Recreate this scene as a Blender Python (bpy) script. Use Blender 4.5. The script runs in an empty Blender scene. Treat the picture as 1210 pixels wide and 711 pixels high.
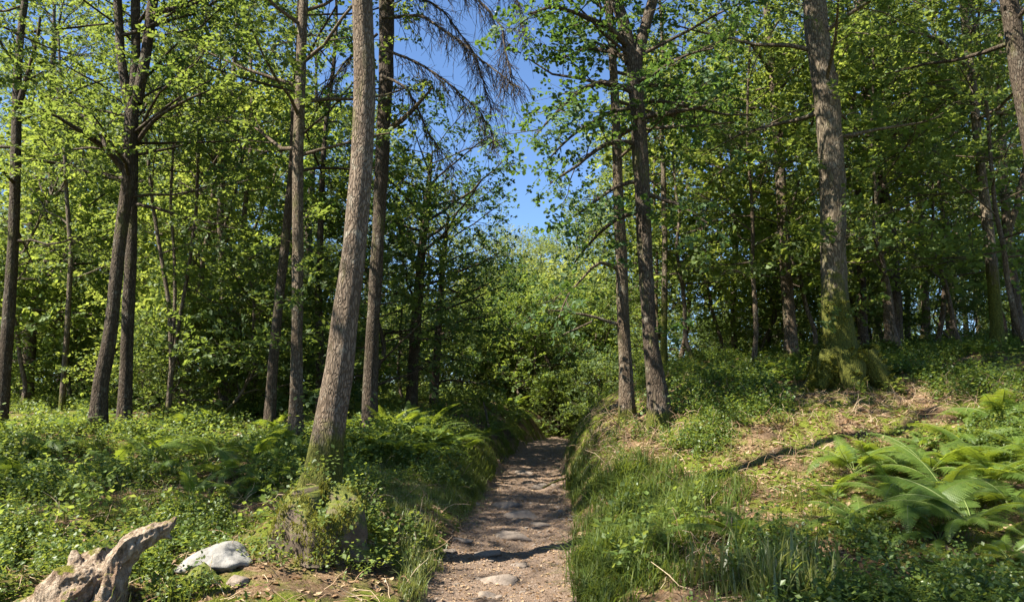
import bpy, math, random
import numpy as np
from mathutils import Vector

SEED = 7
rng = np.random.default_rng(SEED)
random.seed(SEED)
S = bpy.context.scene
COL = S.collection

# ----------------------------------------------------------------- camera
EYE = np.array([0.0, 0.0, 1.6])
TILT = math.radians(8.8)
F = 880.0                       # focal length in photograph pixels (1210 wide)
FWD = np.array([0, math.cos(TILT), math.sin(TILT)])
UPV = np.array([0, -math.sin(TILT), math.cos(TILT)])

def ray(px, py):
    return FWD + np.array([1.0, 0, 0]) * ((px - 605) / F) + UPV * ((355.5 - py) / F)

def at(px, py, d):
    r = ray(px, py)
    return EYE + r * (d / r[1])

def depth_of(p):
    return float(np.dot(np.asarray(p) - EYE, FWD))

cam_d = bpy.data.cameras.new("camera")
cam = bpy.data.objects.new("camera", cam_d); COL.objects.link(cam)
cam.location = EYE
cam.rotation_euler = (math.radians(90) + TILT, 0, 0)
cam_d.sensor_width = 36; cam_d.lens = 36 * F / 1210
cam_d.clip_start = 0.05; cam_d.clip_end = 2000
S.camera = cam

# ----------------------------------------------------------------- noise
def _hash(ix, iy, iz, s):
    v = np.sin(ix * 127.1 + iy * 311.7 + iz * 74.7 + s * 19.19) * 43758.5453
    return v - np.floor(v)

def vnoise(x, y, z=0.0, s=0):
    x, y, z = np.broadcast_arrays(np.asarray(x, float), np.asarray(y, float), np.asarray(z, float))
    ix, iy, iz = np.floor(x), np.floor(y), np.floor(z)
    fx, fy, fz = x - ix, y - iy, z - iz
    fx, fy, fz = (t * t * (3 - 2 * t) for t in (fx, fy, fz))
    o = 0
    for a in (0, 1):
        for b in (0, 1):
            for c in (0, 1):
                w = (fx if a else 1 - fx) * (fy if b else 1 - fy) * (fz if c else 1 - fz)
                o = o + w * _hash(ix + a, iy + b, iz + c, s)
    return o * 2 - 1

def fbm(x, y, z=0.0, s=0, oct=4):
    o, a = 0, 1.0
    for k in range(oct):
        o = o + a * vnoise(x * 2 ** k, y * 2 ** k, np.asarray(z) * 2 ** k, s + k)
        a *= 0.5
    return o

# ----------------------------------------------------------------- terrain
def pc(y): return np.interp(y, [-20, 0, 6.5, 10.5, 18, 25, 30, 36, 45, 400], [-.6, -.5, -.15, .13, .55, 1.33, 2.6, 5.2, 10, 60])
def pz(y): return np.interp(y, [-20, 0, 6.5, 10.5, 18, 25, 32, 45, 80, 400], [-.6, -.25, 0, .3, .6, .78, .85, 1.2, 2.5, 6])
def pw(y): return np.interp(y, [0, 6.5, 8, 11, 18, 30], [.8, .74, .70, .70, .70, .75])

def h(x, y, rough=True):
    x = np.asarray(x, float); y = np.asarray(y, float)
    c, z0 = pc(y), pz(y)
    w = pw(y) + 0.14 * vnoise(y * 1.3, x * 0 + 3.0, 0, 5) + 0.06 * vnoise(y * 4.1, x * 0, 0, 6)
    ul = np.maximum(c - w - x, 0); ur = np.maximum(x - c - w, 0)
    zl = np.interp(y, [-20, 0, 5.5, 7, 9, 11.5, 14, 18, 25, 40, 80, 400], [-.3, -.1, .15, .33, .6, .95, 1.25, 1.55, 2.0, 2.8, 5, 14])
    zr = np.interp(y, [-20, 0, 5.5, 7, 8, 9.5, 11, 12, 13, 15, 20, 30, 50, 80, 400], [0, .1, .3, .52, .68, .95, 1.45, 1.8, 2.05, 2.45, 3.1, 3.8, 5.5, 8, 20])
    zr = zr + 0.045 * np.clip(ur - 3, -3, 30)
    lr = np.interp(y, [6, 8, 10, 12, 15, 20, 40], [1.25, 1.15, .8, .55, .75, 1.2, 3])
    z = z0 + (zl - z0) * (1 - np.exp(-ul / 0.6)) + (zr - z0) * (1 - np.exp(-ur / lr))
    z = z + 0.50 * np.exp(-((x + 1.93) ** 2 + (y - 7.75) ** 2) / 0.28)      # mound under the leaning tree
    if rough:
        off = np.clip((ul + ur) / 0.5, 0, 1)
        z = z + off * (0.10 * vnoise(x * 0.9, y * 0.9, 0, 1) + 0.055 * vnoise(x * 2.3, y * 2.3, 0, 2) + 0.03 * vnoise(x * 6, y * 6, 0, 3) + .012 * vnoise(x * 17, y * 17, 0, 4))
        z = z + (1 - off) * (0.028 * vnoise(x * 2.6, y * 1.6, 0, 8) + 0.022 * vnoise(x * 6.5, y * 4.5, 0, 9) + .010 * vnoise(x * 16, y * 13, 0, 10))
        z = z - (1 - off) * 0.04 * (1 - ((x - c) / w).clip(-1, 1) ** 2)
    return z

def off_path(x, y):
    return np.abs(np.asarray(x) - pc(y)) - pw(y)

def hit(px, py, dmin=4.5, dmax=90):
    r = ray(px, py); r = r / r[1]
    d = np.linspace(dmin, dmax, 4000)
    z = EYE[2] + r[2] * d
    g = h(r[0] * d, d)
    k = np.argmax(z < g)
    if not (z < g).any(): k = -1
    return np.array([r[0] * d[k], d[k], g[k]])

# ----------------------------------------------------------------- mesh builder
class MB:
    def __init__(s): s.v, s.f, s.n, s.m = [], [], 0, []
    def add(s, V, Fc, mat=0):
        V = np.asarray(V, np.float32).reshape(-1, 3); Fc = np.asarray(Fc, np.int32)
        s.v.append(V); s.f.append(Fc + s.n); s.m.append(np.full(len(Fc), mat, np.int32)); s.n += len(V)
    def mesh(s, name, mats, origin=(0, 0, 0), smooth=True):
        me = bpy.data.meshes.new(name)
        V = np.concatenate(s.v) - np.asarray(origin, np.float32)
        me.vertices.add(len(V)); me.vertices.foreach_set("co", V.ravel())
        idx = np.concatenate([f.ravel() for f in s.f])
        tot = np.concatenate([np.full(len(f), f.shape[1], np.int32) for f in s.f])
        st = np.concatenate([[0], np.cumsum(tot)[:-1]]).astype(np.int32)
        me.loops.add(len(idx)); me.loops.foreach_set("vertex_index", idx.astype(np.int32))
        me.polygons.add(len(tot)); me.polygons.foreach_set("loop_start", st)
        me.polygons.foreach_set("material_index", np.concatenate(s.m))
        me.polygons.foreach_set("use_smooth", np.full(len(tot), smooth, bool))
        for m in (mats if isinstance(mats, (list, tuple)) else [mats]): me.materials.append(m)
        me.update(calc_edges=True); me.validate()
        return me

def link(me, name, parent=None, loc=(0, 0, 0), rot=(0, 0, 0), sc=1.0):
    o = bpy.data.objects.new(name, me); COL.objects.link(o)
    o.location = loc; o.rotation_euler = rot
    o.scale = (sc, sc, sc) if not hasattr(sc, "__len__") else sc
    if parent is not None: o.parent = parent
    return o

def tag(o, label, cat, group=None):
    o["label"] = label; o["category"] = cat
    if group: o["group"] = group
    return o

def thing(name, label, cat, loc, rotz=0, group=None, sc=1.0):
    o = bpy.data.objects.new(name, None); COL.objects.link(o)
    o.empty_display_size = 0.1
    o.location = loc; o.rotation_euler = (0, 0, rotz); o.scale = (sc, sc, sc)
    return tag(o, label, cat, group)

def kind(o, k):
    o["kind"] = k; return o

def unit(v):
    v = np.asarray(v, float); return v / max(np.linalg.norm(v), 1e-9)

def tube(mb, pts, rad, sides=6, mat=0, lump=0.0, flare=None, seed=0, cap=True):
    pts = np.asarray(pts, float); rad = np.asarray(rad, float)
    n = len(pts)
    T = np.gradient(pts, axis=0); T /= np.maximum(np.linalg.norm(T, axis=1, keepdims=True), 1e-9)
    a = np.array([1.0, 0, 0]) if abs(T[0][0]) < .8 else np.array([0, 1.0, 0])
    N = np.zeros((n, 3)); x = unit(a - T[0] * np.dot(a, T[0]))
    for i in range(n):
        x = unit(x - T[i] * np.dot(x, T[i])); N[i] = x
    B = np.cross(T, N)
    th = np.linspace(0, 2 * math.pi, sides, endpoint=False)
    R = rad[:, None] * np.ones((1, sides))
    if flare is not None:
        R = R * flare(np.linalg.norm(pts - pts[0], axis=1)[:, None], th[None, :])
    if lump > 0:
        cs, sn = np.cos(th)[None], np.sin(th)[None]
        s = np.linalg.norm(pts - pts[0], axis=1)[:, None]
        kz = np.arange(0.4, s.max(), .7); kr = np.random.default_rng(seed + 77)
        for k_ in kz:
            a_ = kr.uniform(0, 6.28); R = R + rad[:, None] * kr.uniform(.05, .22) * lump * 8 * np.exp(-((s - k_ - kr.uniform(-.3, .3)) / .09) ** 2) * np.exp(-((np.angle(np.exp(1j * (th[None] - a_)))) / .38) ** 2) * (sides > 12)
        R = R * (1 + lump * fbm(cs * 1.6 + seed, sn * 1.6, s * 1.5, seed, 3) + lump * .5 * vnoise(cs * 5 + seed, sn * 5, s * 2.5, seed + 9))
    V = pts[:, None, :] + R[..., None] * (np.cos(th)[None, :, None] * N[:, None, :] + np.sin(th)[None, :, None] * B[:, None, :])
    i = np.arange(n - 1)[:, None]; j = np.arange(sides)[None, :]
    Fq = np.stack([i * sides + j, i * sides + (j + 1) % sides, (i + 1) * sides + (j + 1) % sides, (i + 1) * sides + j], -1).reshape(-1, 4)
    mb.add(V, Fq, mat)
    if cap:
        mb.add(V[-1], np.arange(sides)[None, :], mat)
    if cap == 2:
        mb.add(V[0], np.arange(sides)[None, ::-1], mat)

def spline(P, step):
    P = np.asarray(P, float)
    d = np.concatenate([[0], np.cumsum(np.linalg.norm(np.diff(P[:, :3], axis=0), axis=1))])
    n = max(int(d[-1] / step), 2) + 1
    t = np.linspace(0, d[-1], n)
    out = np.stack([np.interp(t, d, P[:, k]) for k in range(P.shape[1])], 1)
    for _ in range(max(1, int(.35 / step))):
        o2 = out.copy(); o2[1:-1] = (out[:-2] + 2 * out[1:-1] + out[2:]) / 4; out = o2
    return out

# ----------------------------------------------------------------- materials
def mat_new(name):
    m = bpy.data.materials.new(name); m.use_nodes = True
    nt = m.node_tree; nt.nodes.clear()
    out = nt.nodes.new("ShaderNodeOutputMaterial")
    return m, nt, out

class NT:
    def __init__(s, nt): s.nt = nt
    def n(s, t, **kw):
        nd = s.nt.nodes.new(t)
        for k, v in kw.items(): setattr(nd, k, v)
        return nd
    def l(s, a, b): s.nt.links.new(a, b)
    def noise(s, vec, scale, detail=4, rough=.55):
        nd = s.n("ShaderNodeTexNoise"); nd.inputs["Scale"].default_value = scale
        nd.inputs["Detail"].default_value = detail; nd.inputs["Roughness"].default_value = rough
        if vec is not None: s.l(vec, nd.inputs["Vector"])
        return nd.outputs["Fac"]
    def ramp(s, fac, stops):
        nd = s.n("ShaderNodeValToRGB"); s.l(fac, nd.inputs[0])
        e = nd.color_ramp.elements
        while len(e) < len(stops): e.new(.5)
        for el, (p, c) in zip(e, stops):
            el.position = p; el.color = (*c, 1) if hasattr(c, "__len__") else (c, c, c, 1)
        return nd.outputs[0]
    def math(s, op, a, b=None, clamp=False):
        nd = s.n("ShaderNodeMath", operation=op, use_clamp=clamp)
        for k, v in ((0, a), (1, b)):
            if v is None: continue
            if isinstance(v, (int, float)): nd.inputs[k].default_value = v
            else: s.l(v, nd.inputs[k])
        return nd.outputs[0]
    def mix(s, fac, a, b, blend="MIX"):
        nd = s.n("ShaderNodeMix", data_type="RGBA", blend_type=blend)
        for k, v in ((0, fac), (6, a), (7, b)):
            if isinstance(v, tuple): nd.inputs[k].default_value = (*v, 1)
            elif isinstance(v, (int, float)): nd.inputs[k].default_value = v
            else: s.l(v, nd.inputs[k])
        return nd.outputs[2]
    def mapping(s, vec, scale):
        nd = s.n("ShaderNodeMapping"); nd.inputs["Scale"].default_value = scale; s.l(vec, nd.inputs["Vector"])
        return nd.outputs[0]
    def bump(s, hgt, strength, dist, normal=None):
        nd = s.n("ShaderNodeBump"); nd.inputs["Strength"].default_value = strength; nd.inputs["Distance"].default_value = dist
        s.l(hgt, nd.inputs["Height"])
        if normal is not None: s.l(normal, nd.inputs["Normal"])
        return nd.outputs[0]
    def principled(s, col, rough=.85, normal=None, spec=.25):
        nd = s.n("ShaderNodeBsdfPrincipled")
        if isinstance(col, tuple): nd.inputs["Base Color"].default_value = (*col, 1)
        else: s.l(col, nd.inputs["Base Color"])
        if isinstance(rough, (int, float)): nd.inputs["Roughness"].default_value = rough
        else: s.l(rough, nd.inputs["Roughness"])
        nd.inputs["Specular IOR Level"].default_value = spec
        if normal is not None: s.l(normal, nd.inputs["Normal"])
        return nd.outputs[0]

def leaf_mat(name, cols, trans, tfac=.45, gloss=.25, rough=.6):
    """cols: reflect colours across the leaves; trans: light let through"""
    if cols[0][1] > cols[0][0]:      # greens a little more olive
        olive = lambda q: (q[0] * 1.02, q[1] * .91, q[2] * 1.25)
        cols = [olive(q) for q in cols]; trans = tuple(olive(q) for q in trans)
    m, nt, out = mat_new(name); g = NT(nt)
    geo = g.n("ShaderNodeNewGeometry")
    rnd = geo.outputs["Random Per Island"]
    info = g.n("ShaderNodeObjectInfo").outputs["Random"]
    f = g.math("MULTIPLY_ADD", rnd, .58); g.nt.nodes[-1].inputs[2].default_value = 0
    f2 = g.math("ADD", f, g.math("MULTIPLY", info, .42))
    c = g.ramp(f2, [(i / (len(cols) - 1), q) for i, q in enumerate(cols)])
    t = g.mix(f2, trans[0], trans[1])
    d = g.n("ShaderNodeBsdfDiffuse"); g.l(c, d.inputs[0])
    tr = g.n("ShaderNodeBsdfTranslucent"); g.l(t, tr.inputs[0])
    mx = g.n("ShaderNodeMixShader"); mx.inputs[0].default_value = tfac
    g.l(d.outputs[0], mx.inputs[1]); g.l(tr.outputs[0], mx.inputs[2])
    gl = g.n("ShaderNodeBsdfGlossy"); gl.inputs["Roughness"].default_value = rough
    gl.inputs[0].default_value = (.9, .95, .9, 1)
    mx2 = g.n("ShaderNodeMixShader"); mx2.inputs[0].default_value = gloss * .09
    g.l(mx.outputs[0], mx2.inputs[1]); g.l(gl.outputs[0], mx2.inputs[2])
    g.l(mx2.outputs[0], out.inputs[0])
    return m

def bark_mat(name, c1, c2, c3, moss_h=1.0, moss_amt=.5, fine=1.0, lichen=.0):
    m, nt, out = mat_new(name); g = NT(nt)
    co = g.n("ShaderNodeTexCoord").outputs["Object"]
    st = g.mapping(co, (1, 1, .28))
    st2 = g.mapping(co, (1, 1, .45))
    n1 = g.noise(st, 26 * fine, 6, .65)
    vo = g.n("ShaderNodeTexVoronoi", feature="DISTANCE_TO_EDGE"); vo.inputs["Scale"].default_value = 30 * fine
    wob = g.n("ShaderNodeVectorMath", operation="ADD"); g.l(st, wob.inputs[0])
    nz = g.n("ShaderNodeTexNoise"); nz.inputs["Scale"].default_value = 12 * fine; g.l(st, nz.inputs["Vector"])
    sc = g.n("ShaderNodeVectorMath", operation="SCALE"); g.l(nz.outputs["Color"], sc.inputs[0]); sc.inputs["Scale"].default_value = .09
    g.l(sc.outputs[0], wob.inputs[1]); g.l(wob.outputs[0], vo.inputs["Vector"])
    plate = g.math("MULTIPLY", vo.outputs["Distance"], 5.0, True)
    big = g.noise(co, 1.7, 4, .6)
    mid = g.noise(st2, 9, 5, .6)
    base = g.mix(mid, c1, c2)
    base = g.mix(g.ramp(big, [(.4, 0.0), (.65, 1.0)]), base, c3)
    crack = g.mix(plate, (c1[0] * .35, c1[1] * .33, c1[2] * .32), base)
    fin = g.mix(g.ramp(n1, [(.3, .55), (.7, 0.0)]), crack, (c1[0] * .5, c1[1] * .48, c1[2] * .45))
    if lichen > 0:
        ln = g.noise(co, 7, 5, .7)
        fin = g.mix(g.math("MULTIPLY", g.ramp(ln, [(.56, 0.0), (.66, 1.0)]), lichen), fin, (.34, .33, .27))
    stn = g.noise(g.mapping(co, (1.6, 1.6, .5)), 1.6, 5, .65)
    fin = g.mix(g.ramp(stn, [(.38, .6), (.52, 0.0)]), fin, (c1[0] * .45, c1[1] * .42, c1[2] * .36))
    fin = g.mix(g.ramp(g.noise(g.mapping(co, (2.2, 2.2, .6)), 2.4, 6, .7), [(.55, 0.0), (.68, .75)]), fin, (.085, .085, .028))
    # moss: thick on the foot of the trunk, in patches above
    sep = g.n("ShaderNodeSeparateXYZ"); g.l(co, sep.inputs[0])
    hh = g.math("SUBTRACT", 1.0, g.math("DIVIDE", sep.outputs["Z"], moss_h), True)
    mn = g.noise(co, 5.0, 6, .68)
    mf = g.math("ADD", g.math("MULTIPLY", hh, .62), g.math("MULTIPLY", mn, moss_amt))
    mf = g.ramp(mf, [(.53, 0.0), (.66, 1.0)])
    mc = g.ramp(g.noise(co, 38, 4, .7), [(.3, (.03, .035, .008)), (.52, (.075, .08, .013)), (.75, (.17, .16, .03))])
    fin = g.mix(mf, fin, mc)
    hgt = g.math("ADD", g.math("MULTIPLY", plate, .6), g.math("MULTIPLY", n1, .7))
    bm = g.bump(hgt, .9, .02)
    g.l(g.principled(fin, .9, bm, .2), out.inputs[0])
    return m

OAK = leaf_mat("oak_leaves", [(.028, .062, .012), (.05, .095, .017), (.09, .145, .026)], ((.15, .25, .025), (.29, .39, .05)), .46)
OAK_D = leaf_mat("dark_oak_leaves", [(.025, .060, .016), (.038, .085, .020), (.055, .115, .022)], ((.09, .20, .025), (.17, .30, .03)), .38)  # darker oak leaves, also standing in for shade on the spreading oak
BRIGHT = leaf_mat("sycamore_leaves", [(.06, .12, .018), (.09, .16, .022), (.13, .20, .03)], ((.22, .34, .03), (.36, .45, .06)), .5)
FAR = leaf_mat("far_leaves", [(.05, .095, .022), (.08, .135, .028), (.13, .18, .045)], ((.27, .38, .045), (.44, .52, .09)), .5)
SHRUB = leaf_mat("bilberry_leaves", [(.035, .075, .012), (.065, .12, .018), (.12, .18, .03)], ((.15, .25, .02), (.32, .40, .045)), .45, .3, .45)
FERN = leaf_mat("fern_fronds", [(.05, .11, .013), (.075, .14, .018), (.105, .17, .022)], ((.24, .38, .02), (.34, .44, .03)), .45, .3, .45)
GRASS = leaf_mat("grass_blades", [(.035, .07, .010), (.06, .105, .015), (.115, .15, .03)], ((.14, .23, .015), (.26, .33, .03)), .4, .15, .5)
GRASS_L = leaf_mat("pale_grass_blades", [(.07, .13, .02), (.11, .17, .03), (.20, .21, .07)], ((.24, .36, .03), (.36, .40, .07)), .4, .4, .4)
DEAD = leaf_mat("dead_leaves", [(.10, .055, .03), (.20, .12, .065), (.36, .26, .16), (.16, .09, .05)], ((.22, .12, .05), (.30, .18, .08)), .25, .25, .5)
MOSS = leaf_mat("moss_tips", [(.06, .085, .010), (.12, .14, .016), (.20, .20, .03)], ((.20, .24, .02), (.30, .30, .03)), .35, .1, .6)

BARK_GREY = bark_mat("grey_brown_bark", (.17, .125, .09), (.27, .21, .16), (.21, .17, .13), 1.1, .56, 1.25, .35)
BARK_DARK = bark_mat("dark_bark", (.075, .056, .04), (.14, .105, .075), (.10, .08, .06), .45, .56, 1.0, .25)
BARK_MOSS = bark_mat("mossy_bark", (.15, .12, .085), (.24, .19, .14), (.19, .16, .11), 2.6, .78, .8, .3)
BARK_PALE = bark_mat("pale_bark", (.13, .095, .065), (.25, .19, .135), (.17, .14, .10), .5, .56, 1.1, .4)
BARK_FAR = bark_mat("far_bark", (.13, .10, .075), (.22, .17, .13), (.17, .14, .10), .8, .55, .8, .3)

# ----------------------------------------------------------------- leaves
LEAF6 = np.array([[0, 0, 0], [.20, .28, .02], [.30, .62, .035], [0, 1, -.03], [-.30, .62, .035], [-.20, .28, .02]])
LEAF4 = np.array([[0, 0, 0], [.29, .52, .04], [0, 1, -.02], [-.29, .52, .04]])
LEAFOAK = np.array([[0, 0, 0], [.10, .18, .01], [.24, .36, .03], [.17, .47, .02], [.33, .66, .03], [.22, .78, .02], [.14, .95, -.02], [-.05, 1, -.03],
                    [-.22, .85, .01], [-.20, .74, .02], [-.34, .62, .03], [-.16, .46, .02], [-.24, .33, .03], [-.10, .18, .01]])

def rotm(ax, ang):
    ax = unit(ax); K = np.array([[0, -ax[2], ax[1]], [ax[2], 0, -ax[0]], [-ax[1], ax[0], 0]])
    return np.eye(3) + math.sin(ang) * K + (1 - math.cos(ang)) * K @ K

def basis(y, z):
    y = unit(y); x = unit(np.cross(y, z)); z = np.cross(x, y)
    return np.stack([x, y, z], 1)

def make_spray(r, leaf, size, n_side=9, n_tip=5, twig=.42, flat=.5):
    out = []
    for i in range(n_side + n_tip):
        if i < n_side:
            t = (i + .6) / n_side; p = np.array([r.normal(0, .02), twig * t, -.10 * twig * t * t + r.normal(0, .015)])
            side = 1 if i % 2 else -1
            d = np.array([side * math.sin(1.0), math.cos(1.0) , r.normal(-.15, .25)])
        else:
            p = np.array([0, twig, -.10 * twig]); a = (i - n_side) / n_tip * 2 * math.pi + r.uniform(0, 1)
            d = np.array([math.cos(a), .5 + .6 * math.sin(a), r.normal(-.1, .3)])
        d = d + r.normal(0, .22, 3)
        nrm = np.array([r.normal(0, flat), r.normal(0, flat), 1.0])
        M = basis(d, nrm)
        s = size * r.uniform(.5, 1.3)
        out.append((leaf * s) @ M.T + p)
    return np.concatenate(out).astype(np.float32)

def spray_set(leaf, size, count=14, seed=1, **kw):
    r = np.random.default_rng(seed)
    return dict(k=len(leaf), T=[make_spray(r, leaf, size, **kw) for _ in range(count)])

SP_NEAR = spray_set(LEAFOAK, .092, seed=2, n_side=12, n_tip=7)
SP_MID = spray_set(LEAF6, .088, seed=3, n_side=14, n_tip=7)
SP_FAR = spray_set(LEAF4, .112, seed=4, n_side=13, n_tip=6, twig=.55)
SP_SYC = spray_set(LEAF6 * np.array([1.4, 1, 1]), .11, seed=5, n_side=8, n_tip=6)

def add_sprays(mb, sp, pos, dirs, r, sc=(.75, 1.25), mat=0, roll=.35):
    pos = np.asarray(pos); dirs = np.asarray(dirs); n = len(pos)
    if n == 0: return
    y = dirs / np.maximum(np.linalg.norm(dirs, axis=1, keepdims=True), 1e-9)
    z = np.tile([0, 0, 1.0], (n, 1)) + r.normal(0, roll, (n, 3))
    x = np.cross(y, z); x /= np.maximum(np.linalg.norm(x, axis=1, keepdims=True), 1e-9)
    z = np.cross(x, y)
    s = r.uniform(sc[0], sc[1], n)
    M = np.stack([x, y, z], 2) * s[:, None, None]
    ti = r.integers(0, len(sp["T"]), n)
    for t in range(len(sp["T"])):
        q = np.where(ti == t)[0]
        if not len(q): continue
        T = sp["T"][t]
        V = np.einsum("nij,kj->nki", M[q], T) + pos[q][:, None, :]
        m = len(q) * len(T) // sp["k"]
        mb.add(V, np.arange(m * sp["k"]).reshape(m, sp["k"]), mat)

# ----------------------------------------------------------------- tree growth
def grow(r, p, d, length, n, wander=.18, lift=.05):
    pts = [np.array(p, float)]; d = unit(d)
    for i in range(n):
        d = unit(d + r.normal(0, wander, 3) + np.array([0, 0, lift]))
        pts.append(pts[-1] + d * length / n)
    return np.array(pts)

THIN = .84
def foliate(r, wood, pos, dirs, limb, r0, dens=1.0, sub_l=.45, spread=.26, bare=.25, zmin=None, twigs=True):
    """side branches and leaf sprays along one limb"""
    L = np.linalg.norm(np.diff(limb, axis=0), axis=1).sum()
    n = len(limb)
    nsub = max(3, int(L * 1.75 * dens * THIN))
    for k in range(nsub):
        f = bare + (1 - bare) * (k + r.uniform(0, 1)) / nsub
        i = min(int(f * (n - 1)), n - 2); a = f * (n - 1) - i
        p = limb[i] * (1 - a) + limb[i + 1] * a
        t = unit(limb[i + 1] - limb[i])
        side = np.cross(t, [0, 0, 1.0]); side = unit(side) if np.linalg.norm(side) > .05 else np.array([1.0, 0, 0])
        s = 1 if k % 2 else -1
        d = t * r.uniform(.4, .9) + side * s * r.uniform(.5, 1.0) + np.array([0, 0, r.normal(.08, .3)])
        ln = sub_l * L * (1.05 - .65 * f) * r.uniform(.55, 1.15) + .25
        ln = min(ln, 2.2)
        m = max(3, int(ln / .35))
        sp = grow(r, p, d, ln, m, .22, .02)
        rr = max(r0 * (1 - f * .8) * .45, .007)
        tube(wood, sp, np.linspace(rr, .004, m + 1), 4, cap=False)
        for q in range(1, m + 1):
            ns = 2 if q < m else 3
            if r.random() > dens * 1.1: ns -= 1
            tq = unit(sp[q] - sp[q - 1])
            for w in range(ns):
                dd = tq * r.uniform(.2, 1) + r.normal(0, .75, 3) * np.array([1, 1, .55])
                o = sp[q] + r.normal(0, spread * .5, 3) * np.array([1, 1, .7])
                pos.append(o); dirs.append(dd)
                if twigs and w == 0:
                    tube(wood, np.array([sp[q - 1], (sp[q - 1] + o) / 2 + [0, 0, .03], o + unit(dd) * .35]), [.006, .004, .002], 3, cap=False)
    pos.append(limb[-1]); dirs.append(limb[-1] - limb[-2])

def make_flare(rng_, amt=.9, k=5, hgt=.35):
    ph = rng_.uniform(0, 6); ph2 = rng_.uniform(0, 6)
    def fl(s, th):
        e = np.exp(-s / hgt)
        return 1 + e * amt * (.55 + .45 * np.cos(k * th + ph)) + .25 * e * np.cos((k - 2) * th + ph2) * amt
    return fl

def to_world(pts, d):
    """[(px,py,width)] at distance d -> rows x,y,z,r"""
    out = []
    for (px, py, w) in pts:
        p = at(px, py, d); out.append([*p, .86 * w / 2 / F * depth_of(p)])
    return np.array(out)

def extend(W, H, base_z, straight=.35, r_top=.03, dz=1.2):
    """continue a trunk above the frame to height H"""
    rows = [tuple(q) for q in W]
    d = unit(W[-1][:3] - W[-2][:3])
    p = W[-1][:3].copy(); rr = W[-1][3]
    n = max(int((base_z + H - p[2]) / dz), 0)
    for i in range(n):
        d = unit(d * (1 - straight * .5) + np.array([random.uniform(-.08, .08), random.uniform(-.08, .08), straight * .5]))
        p = p + d * dz
        rows.append((*p, rr + (r_top - rr) * (i + 1) / n))
    return np.array(rows)

def limbs_on(r, axis, n, h0, h1, base_z, lmax, lmin, elev=(.0, .6), lift=.03, az=None):
    out = []
    z = axis[:, 2]
    for i in range(n):
        hh = base_z + h0 + (h1 - h0) * (i + r.uniform(0, 1)) / n
        k = int(np.clip(np.searchsorted(z, hh), 1, len(z) - 1))
        p = axis[k][:3]
        a = i * 2.39996 + r.uniform(-.5, .5)
        if az is not None and r.random() < az[2]: a = r.uniform(az[0], az[1])
        t = (hh - base_z - h0) / max(h1 - h0, .1)
        ln = (lmin + (lmax - lmin) * math.sin(math.pi * (0.25 + .7 * t))) * r.uniform(.75, 1.15)
        e = r.uniform(*elev) + .5 * t
        d = np.array([math.cos(a) * math.cos(e), math.sin(a) * math.cos(e), math.sin(e)])
        out.append((grow(r, p, d, ln, max(4, int(ln / .5)), .13, lift), min(axis[k][3] * .45, .015 + ln * .011)))
    return out

def plain_tree(seed, W, base, name, label, group, cat, bark, leafm, sp, H=17, limbs=(), explicit=(), forks=(), sides=18, lump=.07,
               flare=(.8, 5, .35), leaf_sc=(.75, 1.2), epicormic=0, dens=1.0, extra=None, ext=True, limb_az=None, split=True):
    r = np.random.default_rng(seed); random.seed(seed)
    bz = base[2]
    A = extend(W, H, bz) if ext else W
    A = np.vstack([[*(A[0][:3] - unit(A[1][:3] - A[0][:3]) * .25), A[0][3]], A])
    ax = spline(A, .14)
    root = thing(name, label, cat, base, 0, group)
    tb = MB(); woods = []; stems = []; pos, dirs = [], []
    def new_wood():
        if not split: return tb
        woods.append(MB()); return woods[-1]
    tube(tb, ax[:, :3], ax[:, 3], sides, 0, lump, make_flare(r, *flare), seed)
    def limb_out(lb, r0, sides_, dn):
        wd = new_wood()
        tube(wd, lb, np.linspace(r0, .012, len(lb)), sides_, cap=False)
        foliate(r, wd, pos, dirs, lb, r0, dn)
    for fk in forks:
        fw = spline(extend(fk, H, bz), .2)
        st = MB() if split else tb
        if split: stems.append(st)
        tube(st, fw[:, :3], fw[:, 3], 12, 0, lump, None, seed + 3)
        for lb, r0 in limbs_on(r, fw, 9, max(fw[0][2] - bz + 1.0, 5), H - .5, bz, 3.0, 1.0, limb_kw_elev): limb_out(lb, r0, 6, dens)
    for (n, h0, h1, lmax, lmin, el) in limbs:
        for lb, r0 in limbs_on(r, ax, n, h0, h1, bz, lmax, lmin, el, az=limb_az): limb_out(lb, r0, 6, dens * (1.3 if split and h0 >= 8 else 1.1 if split else 1))
    for (pts, leafy) in explicit:
        e = spline(pts, .22)
        e[:, :3] += np.cumsum(r.normal(0, .012, (len(e), 3)), 0)
        wd = new_wood()
        tube(wd, e[:, :3], e[:, 3], 8, 0, .06, None, seed)
        if leafy > 0: foliate(r, wd, pos, dirs, e[:, :3], e[0][3], leafy)
    if epicormic:
        lo = ax[(ax[:, 2] > bz + .8) & (ax[:, 2] < bz + 6)]
        for _ in range(epicormic):
            q = lo[r.integers(len(lo))]; a = r.uniform(math.pi, 2 * math.pi)
            d = np.array([math.cos(a), math.sin(a), .2])
            o = q[:3] + d * q[3]
            tube(tb, np.array([o - d * q[3] * .5, o + d * .15, o + d * .3 + [0, 0, .03]]), [.006, .004, .002], 3, cap=False)
            for _k in range(3):
                pos.append(o + d * r.uniform(0, .25)); dirs.append(d + r.normal(0, .4, 3))
    link(tb.mesh("trunk", bark, base), "trunk", root)
    for s_ in stems: link(s_.mesh("stem", bark, base), "stem", root)
    for w_ in woods: link(w_.mesh("bough", bark, base), "bough", root)
    if pos:
        cr = MB(); add_sprays(cr, sp, pos, dirs, r, leaf_sc)
        link(cr.mesh("crown", leafm, base, False), "crown", root)
    if extra: extra(root, base, r, ax)
    return root
limb_kw_elev = (.1, .7)

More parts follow.
